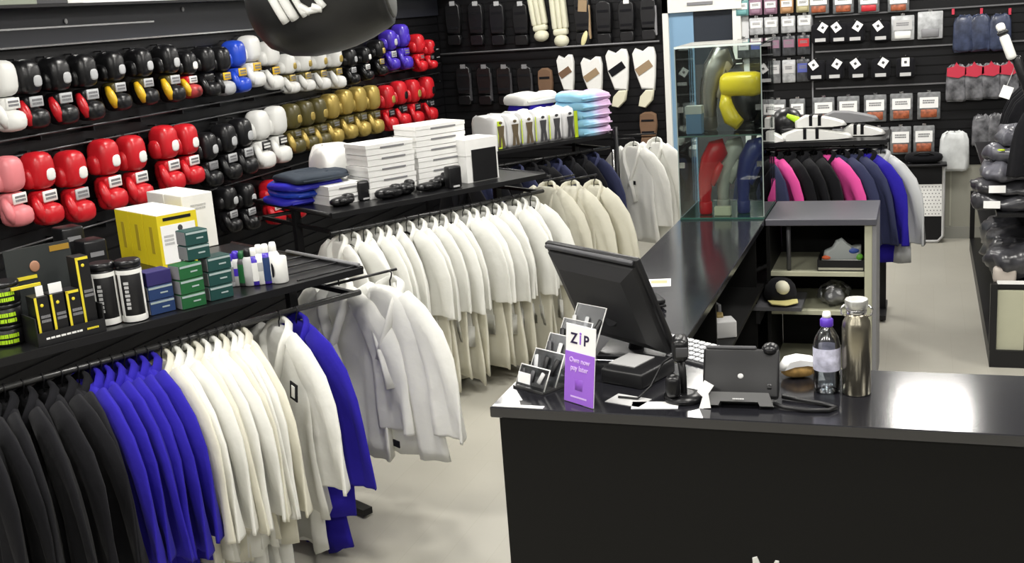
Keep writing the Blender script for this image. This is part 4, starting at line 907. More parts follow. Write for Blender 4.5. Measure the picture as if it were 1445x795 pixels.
# water bottle
t = thing('water_bottle', 'clear plastic water bottle with purple cap and printed label', 'bottle', (-0.262, 3.372, DZ)); t.scale = (1.15, 1.15, 1.0)
MB().lathe([(0.028, 0.0), (0.034, 0.006), (0.035, 0.05), (0.033, 0.06), (0.035, 0.07), (0.035, 0.145), (0.031, 0.168), (0.021, 0.19), (0.013, 0.203), (0.0125, 0.212)], 24).build('bottle_body', glass_mat('bottle_plastic', (0.95, 0.96, 0.98), 0.13, 0.15), t)
MB().lathe([(0.0315, 0.002), (0.0325, 0.006), (0.0335, 0.10), (0.033, 0.102)], 24).build('water', glass_mat('water_fill', (0.86, 0.9, 0.92), 0.02, 0.02), t)
MB().lathe([(0.0355, 0.072), (0.0358, 0.074), (0.0358, 0.140), (0.0355, 0.142)], 24, cap=False).build('label_sleeve', M('bottle_label', (0.55, 0.55, 0.72), 0.4, noise=0.5, scale=30), t)
MB().lathe([(0.0165, 0.206), (0.017, 0.208), (0.017, 0.226), (0.012, 0.232)], 18).build('cap', M('purple_cap', (0.09, 0.03, 0.42), 0.4), t)
MB().lathe([(0.011, 0.231), (0.0115, 0.238), (0.009, 0.25)], 14).build('spout', WHTL, t)
# steel flask
t = thing('steel_flask', 'tall brushed steel drinking flask with silver lid and handle', 'flask', (-0.176, 3.365, DZ)); t.scale = (1.08, 1.08, 1.0)
MB().lathe([(0.036, 0), (0.039, 0.004), (0.039, 0.205), (0.036, 0.225), (0.027, 0.243), (0.026, 0.25)], 28).build('flask_body', STEEL, t)
MB().lathe([(0.027, 0.25), (0.0275, 0.252), (0.0275, 0.262), (0.026, 0.264)], 24).build('neck_ring', CHROME, t)
MB().lathe([(0.029, 0.264), (0.031, 0.268), (0.031, 0.290), (0.029, 0.294)], 24).build('lid', M('steel_lid', (0.6, 0.6, 0.57), 0.35, metal=0.8), t)
for sg in (-1, 1): MB().tube([(sg * 0.031, 0, 0.275), (sg * 0.042, 0, 0.262), (sg * 0.038, 0, 0.245), (sg * 0.028, 0, 0.24)], 0.003, 6).build('wire_handle', CHROME, t)
# wrapped snack behind the phone
t = thing('wrapped_snack', 'crumpled white food wrapper with golden crust behind the water bottle', 'food', (-0.36, 3.49, DZ), 0.3)
MB().ellipsoid((0, 0, 0.028), (0.055, 0.035, 0.026), p=0.8).build('crust', M('golden_crust', (0.4, 0.24, 0.07), 0.7, noise=0.4, scale=40), t)
MB().prism([(-0.06, 0.03), (-0.04, 0.062), (0.0, 0.07), (0.05, 0.06), (0.075, 0.035), (0.03, 0.045), (-0.02, 0.042)], 0.07, bev=0.2).build('wrapper', PAPER, t)
MB().prism([(0.03, 0.0), (0.055, 0.0), (0.04, 0.05), (0.02, 0.05)], 0.003, mat=Matrix.Translation((0.02, -0.045, 0))).build('wrapper_flap', PAPER, t)

# ================================================================ in the counter shelves
def glove_stand(cx, cy, z, label, mat, rot, sc=1.0, plastic=None):
    t = thing('display_glove', label, 'boxing glove', (cx, cy, z), rot); t.scale = (sc, sc, sc * 1.6)
    MB().tube([(-0.06, 0, 0.0), (-0.062, 0, 0.08), (-0.055, 0, 0.15), (-0.03, 0, 0.215), (0.01, 0, 0.26), (0.05, 0, 0.27), (0.075, 0, 0.24)], [0.036, 0.04, 0.05, 0.06, 0.062, 0.056, 0.03], 16).build('glove_body', mat, t)
    MB().tube([(-0.01, -0.02, 0.13), (0.02, -0.03, 0.18), (0.055, -0.03, 0.22)], [0.018, 0.026, 0.018], 10).build('thumb', mat, t)
    MB().lathe([(0.038, 0.0), (0.044, 0.006), (0.044, 0.05), (0.04, 0.055)], 16, mat=Matrix.Translation((-0.06, 0, 0))).build('cuff', mat, t)
    if plastic: MB().tube([(-0.06, 0, 0.002), (-0.07, 0, 0.08), (-0.06, 0, 0.16), (-0.03, 0, 0.23), (0.02, 0, 0.285), (0.07, 0, 0.29), (0.10, 0, 0.25)], [0.05, 0.056, 0.064, 0.072, 0.07, 0.05, 0.02], 9).build('plastic_wrap', plastic, t)
    return t
gz = DZ + 0.012; gz2 = DZ + 0.46
glove_stand(-1.075, 6.18, gz, 'red boxing glove standing on the floor of the glass case', RED, 0.15, 0.8)
glove_stand(-0.985, 6.24, gz, 'pale grey boxing glove between red and navy ones in the case', M('pale_grey_leather', (0.42, 0.43, 0.38), 0.4), 0.15, 0.8)
glove_stand(-0.87, 6.2, gz, 'navy boxing glove on the right in the glass case', M('navy_leather', (0.025, 0.035, 0.16), 0.35), 0.15, 0.8)
glove_stand(-1.06, 6.34, gz2, 'dark glove in clear plastic wrap on the upper case shelf', M('dark_brown_leather', (0.45, 0.4, 0.34), 0.4), 0.2, 0.85, BAGPL)
o = box_thing('blue_carton', 'blue and white carton on the upper case shelf', 'box', (-1.165, 6.16, gz2), (0.085, 0.07, 0.15), M('blue_card', (0.12, 0.22, 0.36), 0.5), lid=M('pale_card', (0.5, 0.52, 0.5), 0.5))
o = box_thing('cream_card', 'small cream card box on the floor of the glass case', 'box', (-1.02, 6.12, gz), (0.09, 0.04, 0.05), M('cream_card', (0.6, 0.62, 0.45), 0.5))
t = thing('head_guard', 'yellow and black padded head guard on the upper case shelf', 'head guard', (-0.90, 6.3, gz2), -0.3)
MB().ellipsoid((0, 0, 0.16), (0.105, 0.11, 0.12), 18, 11, p=0.85).build('inner_shell', BLKL, t)
MB().rbox((0.0, -0.065, 0.25), (0.235, 0.13, 0.13), 0.045).build('brow_pad', M('yellow_leather', (0.72, 0.55, 0.02), 0.35), t)
MB().tube([(-0.085, -0.07, 0.21), (-0.075, -0.10, 0.14), (-0.045, -0.105, 0.07), (-0.0, -0.10, 0.035)], [0.03, 0.042, 0.046, 0.034], 12).build('cheek_pad', MATS['yellow_leather'], t)
MB().tube([(0.09, -0.03, 0.20), (0.1, -0.03, 0.1), (0.07, -0.03, 0.03)], [0.02, 0.028, 0.02], 10).build('ear_pad', BLKL, t)
MB().rbox((0, 0, 0.02), (0.12, 0.12, 0.04), 0.01).build('stand', BLKP, t)
# cabinet contents
t = thing('shoe_carton', 'black open shoe carton in the end cabinet holding a sneaker', 'box', (-0.40, 6.22, 0.656))
MB().box((0, 0, 0.006), (0.24, 0.24, 0.01)).build('carton_base', BLKP, t)
for a, d in (((0, -0.118, 0.035), (0.24, 0.005, 0.05)), ((0, 0.118, 0.035), (0.24, 0.005, 0.05)), ((-0.118, 0, 0.035), (0.005, 0.23, 0.05)), ((0.118, 0, 0.035), (0.005, 0.23, 0.05))):
    MB().box(a, d).build('carton_side', BLKP, t)
MB().box((0, -0.1215, 0.014), (0.23, 0.002, 0.012)).build('pale_edge', M('pale_edge', (0.35, 0.34, 0.28), 0.6), t)
t = thing('sneaker', 'grey white running shoe with orange and green accents in the carton', 'shoe', (-0.40, 6.2, 0.668), 0.1)
MB().prism([(-0.10, 0.03), (-0.09, 0.08), (-0.05, 0.10), (-0.03, 0.135), (0.0, 0.15), (0.03, 0.12), (0.06, 0.10), (0.10, 0.11), (0.10, 0.03)], 0.075, bev=0.25).build('upper', M('grey_mesh', (0.4, 0.43, 0.42), 0.7), t)
MB().rbox((0, 0, 0.02), (0.21, 0.08, 0.03), 0.01).build('sole', WHTL, t)
MB().ellipsoid((-0.08, -0.03, 0.05), (0.025, 0.015, 0.012)).build('orange_tab', M('orange_tab', (0.8, 0.15, 0.05), 0.5), t)
MB().ellipsoid((0.09, -0.03, 0.05), (0.02, 0.015, 0.018)).build('green_tab', M('green_tab', (0.15, 0.5, 0.05), 0.5), t)
MB().ellipsoid((0.06, -0.03, 0.085), (0.03, 0.014, 0.018)).build('blue_patch', M('blue_patch', (0.05, 0.1, 0.4), 0.5), t)
t = thing('plastic_bag', 'crumpled clear plastic bag on the middle cabinet shelf', 'bag', (-0.44, 6.2, 0.442))
MB().ellipsoid((0, 0, 0.07), (0.085, 0.07, 0.065), 30, 20, p=0.9).crumple(0.022, 22).build('bag_body', BAGPL, t); MB().ellipsoid((0.0, 0, 0.05), (0.055, 0.045, 0.048)).build('content', MDG, t)
# cap on an inner ledge of the side counter
cp = onx(1095, 405, -0.74)
t = thing('inner_ledge', 'dark pull-out ledge on the inside of the side counter', 'shelf', (-0.72, cp.y, cp.z - 0.07))
MB().box((0, 0, -0.01), (0.26, 0.34, 0.02)).build('board', M('ledge_grey', (0.07, 0.07, 0.075), 0.5), t); MB().box((-0.10, 0, -0.06), (0.02, 0.3, 0.08)).build('support', BLKP, t)
t = thing('baseball_cap', 'black, cream and yellow cap lying on the counter ledge', 'cap', (-0.715, cp.y - 0.02, cp.z - 0.069), (0, 0, -0.5))
mc = Matrix.Translation((0, 0, 0.012))
dome = [(0.085, 0.0), (0.088, 0.03), (0.08, 0.07), (0.058, 0.10), (0.03, 0.115), (0.005, 0.119)]
MB().lathe(dome, 24, mat=mc).build('crown', BLKF, t)
MB().ellipsoid((0.045, -0.045, 0.085), (0.042, 0.035, 0.04), mat=None).build('front_panel', M('cream_panel', (0.62, 0.6, 0.47), 0.8), t)
MB().prism([(-0.08, -0.02), (-0.07, 0.05), (0, 0.09), (0.07, 0.05), (0.08, -0.02)], 0.008, mat=Matrix.Translation((0.06, -0.06, 0.016)) @ Matrix.Rotation(-0.78 - PI / 2, 4, 'Z') @ Matrix.Rotation(-PI / 2, 4, 'X'), bev=0.05).build('peak', M('yellow_peak', (0.55, 0.5, 0.2), 0.8), t)
# odds and ends inside the counter
for k, (px, py, d, mat_, lab, cat, nm) in enumerate(((985, 470, (0.09, 0.12, 0.10), M('brown_card', (0.14, 0.07, 0.04), 0.7), 'brown carton inside the side counter behind the phone', 'box', 'parcel'), (1012, 455, (0.06, 0.07, 0.09), M('amber_tub', (0.22, 0.16, 0.05), 0.5), 'amber and black tub inside the side counter', 'tub', 'tub'), (1035, 460, (0.10, 0.10, 0.08), LTG, 'pale grey carton inside the side counter', 'box', 'parcel'), (1010, 432, (0.02, 0.10, 0.07), MDG, 'grey leaflet bundle leaning inside the side counter', 'leaflets', 'leaflet_bundle'))):
    q = onx(px, py, -0.86); zz = 0.59
    q = onz(px, py + 14, zz)
    if q.x > -0.80: q.x = -0.86
    t = thing(nm, lab, cat, (min(q.x, -0.86), min(max(q.y, 4.4), 5.6), zz), 0.2 * k)
    MB().rbox((0, 0, d[2] / 2), d, 0.006).build('body', mat_, t); MB().box((d[0] / 2, 0, d[2] * 0.6), (0.003, d[1] * 0.6, d[2] * 0.2)).build('print', DKG, t)
# ================================================================ back wall: guards on the left part
YW = YB - 0.016
def guard(px, y0, y1, label, mat, tagm=WHTL, group=None, w=0.13, stripe=None):
    a = ony(px, y0, YW - 0.05); b = ony(px, y1, YW - 0.05); h = a.z - b.z
    t = thing('shin_guard', label, 'shin guard', ((a.x + b.x) / 2, YW, b.z), group=group)
    MB().prism([(-w * .42, h * 0.25), (-w * .5, h * 0.6), (-w * .45, h * 0.93), (-w * .2, h), (w * .2, h), (w * .45, h * 0.93), (w * .5, h * 0.6), (w * .42, h * 0.25)], 0.07, mat=Matrix.Translation((0, -0.036, 0)), bev=0.12).build('shin_pad', mat, t)
    MB().prism([(-w * .4, 0.0), (-w * .45, h * 0.12), (-w * .4, h * 0.24), (w * .4, h * 0.24), (w * .45, h * 0.12), (w * .4, 0.0)], 0.06, mat=Matrix.Translation((0, -0.045, 0)), bev=0.15).build('foot_pad', mat, t)
    for zz in (0.4, 0.75): MB().box((0, -0.072, h * zz), (w * 0.7, 0.004, h * 0.06)).build('strap', BLKF, t)
    if tagm: MB().box((0.01, -0.076, h * 0.97), (0.05, 0.003, 0.04)).build('hang_tag', tagm, t)
    if stripe: MB().box((w * 0.44, -0.06, h * 0.45), (0.02, 0.02, h * 0.7)).build('edge_trim', stripe, t)
    return t
for i, px in enumerate((640, 672, 702, 735)):
    guard(px, 3, 64, 'black shin guard with white tag on the upper back wall row, %s from left' % ORD[i], BLKL, SILV, 'black guards on the upper back row', 0.15)
for i, px in enumerate((655, 684, 712, 741)):
    guard(px, 92, 148, 'black shin guard with grey edge on the lower back wall row, %s from left' % ORD[i], BLKL, MDG, 'black guards on the lower back row', 0.15, DKG)
IVORY = M('ivory_pad', (0.66, 0.65, 0.5), 0.6)
for i, (px, a, b) in enumerate(((763, -28, 58), (791, -30, 66))):
    p = ony(px - 6, a, YW - 0.05); q = ony(px + 3, b, YW - 0.05); h = p.z - q.z
    t = thing('leg_pad', '%s ivory ribbed leg pad on the upper back wall row' % ('left', 'right')[i], 'leg pad', (q.x, YW, q.z), (0, -0.12 + 0.06 * i, 0), group='ivory leg pads')
    for k in range(3):
        MB().rbox((-0.048 + 0.048 * k, -0.045, h * 0.62), (0.05, 0.08, h * 0.72), 0.02).build('rib', IVORY, t)
    MB().rbox((0, -0.05, h * 0.22), (0.13, 0.09, h * 0.1), 0.02).build('ankle_roll', IVORY, t)
    MB().ellipsoid((0.0, -0.06, h * 0.09), (0.07, 0.06, h * 0.1)).build('foot_cap', IVORY, t)
    MB().box((0, -0.01, h * 0.7), (0.1, 0.02, 0.03)).build('hook', BLKM, t)
for i, (px, a, b, m_, lab, st) in enumerate(((822, -6, 62, BLKL, 'black shin guard with tan and pale yellow panels beside the ivory pads', TANS), (852, 0, 62, BLKL, 'black shin guard right of the tan panelled one', None), (884, 0, 58, BLKL, 'black shin guard with a white tag on the upper row', None), (915, -4, 56, BLKL, 'black shin guard at the end of the upper row beside the blue door', MDG))):
    t = guard(px, a, b, lab, m_, WHTL if i == 2 else None, 'black guards on the upper back row', 0.15, st)
    if i == 0: MB().ellipsoid((0.0, -0.085, 0.05), (0.025, 0.012, 0.07), mat=Matrix.Rotation(0.35, 4, 'Y')).build('pale_flash', M('pale_yellow', (0.7, 0.65, 0.35), 0.5), t); MB().box((-0.02, -0.075, 0.33), (0.08, 0.006, 0.1), mat=Matrix.Rotation(0.1, 4, 'Y')).build('tan_panel', TANS, t)
# white guards with insteps
def white_guard(px, y0, y1, label, stripe, foot=True, w=0.2):
    a = ony(px, y0, YW - 0.05); b = ony(px, y1, YW - 0.05); h = a.z - b.z
    t = thing('shin_guard', label, 'shin guard', ((a.x + b.x) / 2, YW, b.z), group='white shin guards on the back wall')
    MB().prism([(-w * .15, h * 0.30), (-w * .42, h * 0.62), (-w * .5, h * 0.90), (-w * .36, h * 0.99), (-w * .05, h * 0.93), (w * .2, h), (w * .42, h * 0.99), (w * .5, h * 0.85), (w * .45, h * 0.5), (w * .40, h * 0.28)], 0.07, mat=Matrix.Translation((0, -0.036, 0)), bev=0.1).build('shin_pad', WHTL, t)
    MB().box((0, 0, 0), (w * 0.72, 0.006, h * 0.13), mat=Matrix.Translation((0.0, -0.073, h * 0.66)) @ Matrix.Rotation(-0.55, 4, 'Y')).build('stripe', stripe, t)
    if foot:
        MB().prism([(-w * .3, h * 0.03), (-w * .2, h * 0.2), (w * .05, h * 0.3), (w * .38, h * 0.3), (w * .3, h * 0.12), (0.0, 0.0)], 0.09, mat=Matrix.Translation((0, -0.055, 0)), bev=0.12).build('instep_pad', M('cream_instep', (0.7, 0.68, 0.52), 0.5), t)
        MB().box((w * 0.1, -0.076, h * 0.29), (w * 0.5, 0.006, h * 0.04)).build('ankle_strap', BLKF, t)
    MB().box((0, -0.01, h * 0.8), (0.1, 0.02, 0.03)).build('hook', BLKM, t)
white_guard(799, 77, 150, 'white shin guard with brown stripe, leftmost of the white ones on the back wall', BROWN, w=0.16)
white_guard(836, 80, 155, 'white shin guard with tan stripe above the tie-dye towels', TANS, w=0.2)
white_guard(872, 69, 152, 'white shin guard with black stripe on the back wall', BLKF, w=0.21)
white_guard(910, 66, 152, 'white shin guard with tan stripe, rightmost beside the blue door', TANS, w=0.21)
guard(770, 96, 150, 'black guard with brown top left of the white shin guards', BROWN, None, None, 0.14)
guard(915, 158, 205, 'brown suede guard low on the back wall above white jackets', BROWN, None, None, 0.16)
guard(612, 62, 118, 'silver grey guard in the corner beside the red gloves', SILV, None, None, 0.11)

# ================================================================ back wall: packets on the right part
def packet(px, y0, y1, wpx, label, body, card=None, prod=None, group=None, plast=None, hook=True, lines=2, seed=0, tilt=0.0):
    a = ony(px, y0, YW - 0.04); b = ony(px, y1, YW - 0.04); h = a.z - b.z; w = wpx * 10.4 / FPX * 0.98
    t = thing('hanging_packet', label, 'packet', (a.x, YW, b.z), (0, tilt, 0), group)
    MB().rbox((0, -0.03, h * 0.5), (w, 0.035, h), 0.006, n=1).build('packet_body', body, t)
    if card:
        c = MB().box((0, -0.049, h * 0.62), (w * 0.8, 0.003, h * 0.4)).build('insert_card', card, t)
        glyph_rows(w * 0.55, h * 0.16, lines, seed + 1).build('print', MDG, c, (0, -0.051, h * 0.66))
    if prod: MB().rbox((0, -0.052, h * 0.22), (w * 0.7, 0.012, h * 0.3), 0.005, n=1).build('contents', prod, t)
    if hook: MB().tube([(0, 0.0, h + 0.012), (0, -0.08, h + 0.012), (0, -0.085, h + 0.02)], 0.004, 6).box((0, -0.03, h + 0.004), (0.03, 0.004, 0.025)).build('hook', CHROME, t)
    return t
GP = M('grey_film', (0.16, 0.165, 0.17), 0.3, noise=0.4, scale=25); DP = M('dark_film', (0.05, 0.052, 0.058), 0.3, noise=0.5, scale=30); LP = M('pale_film', (0.4, 0.41, 0.42), 0.35, noise=0.35, scale=20)
REDP = M('red_print', (0.5, 0.02, 0.03), 0.45); MAUV = M('mauve_print', (0.25, 0.14, 0.2), 0.5); TEALP = M('teal_print', (0.12, 0.3, 0.3), 0.5); BLUP = M('blue_print', (0.08, 0.1, 0.35), 0.5); TANP = M('tan_print', (0.4, 0.22, 0.1), 0.5); SANDP = M('sand_print', (0.4, 0.36, 0.2), 0.5)
rows = [
 ('top row of small packets', -2, 20, 17, [(1047, TEALP, LTG), (1066, MAUV, LTG), (1087, MAUV, LTG), (1110, TANP, LTG), (1133, SANDP, LTG)]),
 ('second row of small packets', 24, 48, 18, [(1067, LP, WHTL), (1088, LP, WHTL), (1112, LP, WHTL), (1135, LP, WHTL)]),
 ('third row of small packets', 52, 80, 17, [(1049, DP, LTG), (1067, DP, BLUP), (1092, DP, MAUV), (1113, DP, MAUV), (1134, DP, REDP)]),
 ('fourth row of small packets', 86, 118, 17, [(1092, GP, LTG), (1113, LP, LTG), (1133, DP, BLUP)]),
]
for ri, (nm, y0, y1, wp, its) in enumerate(rows):
    for i, (px, bd, cdm) in enumerate(its):
        packet(px, y0 - (px - 1090) * 0.06, y1 - (px - 1090) * 0.06, wp, '%s hanging packet from the left in the %s by the window' % (ORD[i].capitalize(), nm), bd, cdm if ri else WHTL, None if ri else bd, nm, seed=ri * 10 + i)
for i, px in enumerate((1155, 1190, 1226, 1268)):
    packet(px, -12, 20 - i, 26, '%s white and orange packet from the left at the top of the back wall' % ORD[i].capitalize(), GP, PAPER, ORNG if i != 2 else REDP, 'orange packets on the top row', seed=40 + i)
def mouthguard(px, y0, y1, label, tx, group):
    a = ony(px, y0, YW - 0.04); b = ony(px, y1, YW - 0.04); h = a.z - b.z
    t = thing('tagged_belt', label, 'belt', (a.x, YW, b.z), (0, 0, 0), group)
    MB().rbox((0, -0.045, h * 0.45), (0.15, 0.08, h * 0.9), 0.03).build('rolled_belt', BLKF, t)
    MB().box((0.0, -0.087, h * 0.18), (0.085, 0.003, 0.028)).build('band_label', LTG, t)
    MB().box((0, -0.09, 0), (0.062, 0.003, 0.07), mat=Matrix.Translation((tx * 0.02, 0, h * 0.72)) @ Matrix.Rotation(0.6 * tx, 4, 'Y')).build('hang_tag', PAPER, t)
    MB().box((0, -0.092, 0), (0.02, 0.003, 0.02), mat=Matrix.Translation((tx * 0.02, 0, h * 0.72)) @ Matrix.Rotation(0.6 * tx, 4, 'Y')).build('tag_print', DKG, t)
    MB().tube([(0, 0, h), (0, -0.1, h)], 0.004, 6).build('hook', CHROME, t)
for i, (px, tx) in enumerate(((1158, 1), (1184, -1), (1207, 1), (1243, -1))):
    mouthguard(px, 30 - i, 62 - i, 'black rolled belt with a tilted white tag, %s of the upper belt row' % ORD[i], tx, 'rolled belts on the upper row')
for i, (px, tx) in enumerate(((1152, -1), (1178, 1), (1211, -1), (1243, 1), (1278, 0))):
    mouthguard(px, 82 - i, 114 - i, 'black rolled belt with a tilted white tag, %s of the lower belt row' % ORD[i], tx, 'rolled belts on the lower row')
packet(1274, 22, 57, 28, 'pale grey plastic packet right of the upper belt row', LP, LTG, WHTL, seed=60)
packet(1313, 16, 55, 30, 'tapered clear grey packet on the upper back wall', LP, None, MDG, seed=61)
for i, px in enumerate((1098, 1125, 1162, 1197, 1235, 1272, 1311)):
    packet(px, 134 - (px - 1235) * 0.05, 172 - (px - 1235) * 0.05, 28 if i > 1 else 20, '%s grey packet with white card and orange foot from left, upper of two rows' % ORD[i].capitalize(), GP, PAPER, ORNG, 'grey packets on the fifth row', seed=70 + i)
for i, px in enumerate((1188, 1213, 1240, 1271, 1304)):
    packet(px, 180 - (px - 1240) * 0.04, 219 - (px - 1240) * 0.04, 26, '%s grey packet with white card and orange foot from left, lower of two rows' % ORD[i].capitalize(), GP, PAPER, ORNG if i > 2 else MDG, 'grey packets on the sixth row', seed=80 + i)
# shorts in bags, red-topped bags, white carrier bag
def bagged(px, y0, y1, wpx, label, body, top=None, group=None, seed=0):
    a = ony(px, y0, YW - 0.05); b = ony(px, y1, YW - 0.05); h = a.z - b.z; w = wpx * 10.4 / FPX
    t = thing('bagged_garment', label, 'bag', (a.x, YW, b.z), group=group); g = random.Random(seed)
    N = 22; rings = []; ph = g.uniform(0, 6)
    for k, s_ in ((0, 0.86), (0.06, 1), (0.5, 0.98), (0.8, 0.94), (0.95, 0.8), (1.0, 0.5)):
        rings.append([(w / 2 * s_ * sgp(math.cos(q), 0.5), -0.05 + 0.035 * s_ * sgp(math.sin(q), 0.6) + 0.008 * math.sin(6 * q + ph + 4 * k), h * k + 0.01 * math.sin(4 * q + ph) * (k in (0, 1.0))) for q in [2 * PI * j / N for j in range(N)]])
    MB().loft(rings).build('bag_body', body, t)
    if top: MB().prism([(-w * 0.46, 0.70 * h), (-w * 0.44, h * 0.93), (-w * 0.12, h * 0.98), (0, h * 1.08), (w * 0.12, h * 0.98), (w * 0.44, h * 0.93), (w * 0.46, 0.74 * h), (w * 0.1, h * 0.64)], 0.085, mat=Matrix.Translation((0, -0.05, 0)), bev=0.03).build('header', top, t)
    MB().tube([(0, 0, h * 1.02), (0, -0.08, h * 1.02)], 0.004, 6).build('hook', CHROME, t)
NAVB = M('navy_denim_film', (0.035, 0.045, 0.085), 0.35, noise=0.5, scale=18); CLB = M('clear_dark_film', (0.13, 0.13, 0.14), 0.25, noise=0.8, scale=12); WB = M('white_film', (0.62, 0.64, 0.64), 0.35, noise=0.2, scale=10)
REDH = M('red_header', (0.5, 0.03, 0.06), 0.4)
for i, px in enumerate((1361, 1383, 1412)):
    bagged(px, 22 - i, 72 - i, 26, 'navy garment in a plastic bag, %s from left at the upper right' % ORD[i], NAVB, None, 'navy bags at the upper right', i)
for i, px in enumerate((1350, 1375, 1399, 1424)):
    bagged(px, 92 - i, 142 - i * 2, 25, 'clear bag with bright red header, %s from left at the right' % ORD[i], CLB, REDH, 'red headed bags', 10 + i)
for i, px in enumerate((1385, 1406)):
    bagged(px, 162 - i, 206 - i, 22, '%s grey clear bag with small red header below the red headed row' % ('Left', 'Right')[i], CLB, None, 'grey bags under the red headed row', 20 + i)
bagged(1347, 186, 240, 36, 'white plastic carrier bag hanging at the end of the packet rows', WB, None, None, 30)
for i, px in enumerate((1345, 1385, 1425)):
    MB().box((0, 0, 0), (0.02, 0.02, 0.05)).build('peg', REDH, wb, ony(px, 16, YB - 0.03))
# perforated panel in a rounded frame leaning on the wall
a = ony(1303, 232, 9.86); b = onz(1303, 337, 0.0); hh = 0.66
t = thing('folding_stool', 'folded stool with white perforated panel in a rounded frame leaning on the back wall', 'stool', (b.x, 9.80, 0.0), (math.radians(-6), 0, 0))
wv = 0.15
pts = [(-wv, 0, hh * 0.98), (-wv, 0, 0.06), (-wv + 0.04, 0, 0.015), (wv - 0.04, 0, 0.015), (wv, 0, 0.06), (wv, 0, hh * 0.98), (wv - 0.03, 0, hh), (-wv + 0.03, 0, hh)]
MB().tube(pts, 0.013, 8, closed=True).build('frame', LTG, t)
MB().box((0, 0.004, hh * 0.86), (wv * 1.85, 0.015, hh * 0.24)).build('upper_panel', BLKG, t)
MB().box((0, 0.004, hh * 0.19), (wv * 1.85, 0.015, hh * 0.30)).build('lower_panel', BLKG, t)
pn = MB().box((0, 0, hh * 0.54), (wv * 1.85, 0.018, hh * 0.40)).build('perforated_panel', WHT, t)
b = MB()
for r_ in range(9):
    for c_ in range(10): b.box((-0.117 + 0.026 * c_ + (0.013 if r_ % 2 else 0), -0.0095, hh * 0.54 - 0.112 + 0.028 * r_), (0.009, 0.002, 0.009))
ho = b.build('perforations', MDG, pn); ho['kind'] = 'stuff'
o = thing('black_sports_bag', 'black sports bag on the low shelf above the folded stool', 'bag', (0.015, 9.86, 0.675))
# the sports bag rests on top of the leaning stool's shelf
MB().rbox((0, 0, -0.02), (0.36, 0.2, 0.02), 0.004, n=1).build('shelf_board', BLKM, o); MB().ellipsoid((0, 0, 0.035), (0.15, 0.08, 0.045), p=0.7).build('bag_body', BLKF, o)
MB().tube([(-0.08, -0.06, 0.06), (-0.03, -0.085, 0.085), (0.03, -0.085, 0.085), (0.08, -0.06, 0.06)], 0.008, 6).build('bag_handle', BLKP, o)
# ================================================================ rack of jackets behind the counter
RX0, RX1, RY = -0.98, -0.22, 7.55
class Flat: pass
r4 = Rack('garment_rack', 'black garment rack behind the counter with pink and navy jackets', (-0.62 + 0.42, 7.35), 90, -0.80, 0.0, 0.5, 1.19, 0.045)
cols = [(NAVY, 'navy'), (PINKF, 'dark collared pink'), (BLKF, 'black'), (BLKF, 'black'), (BLKF, 'black'), (PINKF, 'hot pink'), (NAVY, 'navy'), (NAVY, 'navy'), (BLUF, 'deep blue'), (SILV, 'silver grey')]
for i, (mm_, cn) in enumerate(cols):
    tl_ = (0.6 if i < 5 else 0.75)
    loc = Vector((-0.97 + i * 0.081, 7.38, r4.top - 0.045))
    t = thing('sports_jacket', '%s sports jacket on the rack behind the counter, %s from left' % (cn, ORD[i]), 'jacket', loc, (0, 0, -PI / 2 + tl_), 'sports jackets behind the counter')
    t.scale = (1.0, 1.3, 0.86)
    part('jacket_body', GB[i % 5], mm_, t); part('sleeve', GSL[i % 3], mm_, t); part('sleeve', GSR[i % 4], mm_, t); part('collar', GC, BLKF if i != 9 else mm_, t); part('hanger', GH, BLKM, t)
    if i == 5: MB().box((0.16, -0.05, -0.33), (0.05, 0.006, 0.12)).build('pale_flash', M('pale_pink', (0.85, 0.5, 0.65), 0.7), t)
# pads on top of that rack
zt4 = r4.top
def foot_pad(x, y, L, label, rot, mat=WHTL, z=0.0, strap=True):
    t = thing('foot_guard', label, 'foot guard', (x, y, zt4 + z), rot, 'foot guards on the jacket rack')
    MB().prism([(-L / 2, 0.0), (-L / 2, 0.045), (-L * 0.3, 0.075), (0.0, 0.07), (L * 0.3, 0.05), (L / 2, 0.03), (L / 2 + 0.02, 0.008), (L * 0.3, 0.0)], 0.12, bev=0.12).build('pad', mat, t)
    if strap:
        for k in (-0.16, 0.02): MB().box((L * k, 0, 0.045), (0.02, 0.125, 0.065), mat=None).build('strap', BLKF, t)
foot_pad(-0.64, 7.46, 0.42, 'long white foot guard with black straps on the jacket rack front', 0.1)
foot_pad(-0.36, 7.62, 0.24, 'white pointed foot guard right of the long one', -0.08)
foot_pad(-0.62, 7.50, 0.30, 'upper white foot guard with two black rings on the jacket rack', 0.0, z=0.078)
foot_pad(-0.45, 7.68, 0.34, 'grey foot guard behind the white ones on the jacket rack', 0.0, MDG, z=0.08, strap=False)
foot_pad(-0.92, 7.40, 0.16, 'small white guard at the left end of the jacket rack', 0.0)
t = thing('neon_helmet', 'black head guard with a neon green flash on the jacket rack', 'head guard', (-0.83, 7.58, zt4), 0.3)
MB().ellipsoid((0, 0, 0.10), (0.10, 0.11, 0.10), 16, 9, p=0.9).build('shell', BLKL, t); MB().tube([(-0.02, -0.10, 0.16), (0.04, -0.11, 0.13), (0.075, -0.09, 0.07)], [0.012, 0.024, 0.016], 10).build('neon_flash', LNEON, t)
MB().rbox((0, -0.07, 0.06), (0.12, 0.08, 0.05), 0.02).build('chin_pad', BLKL, t)

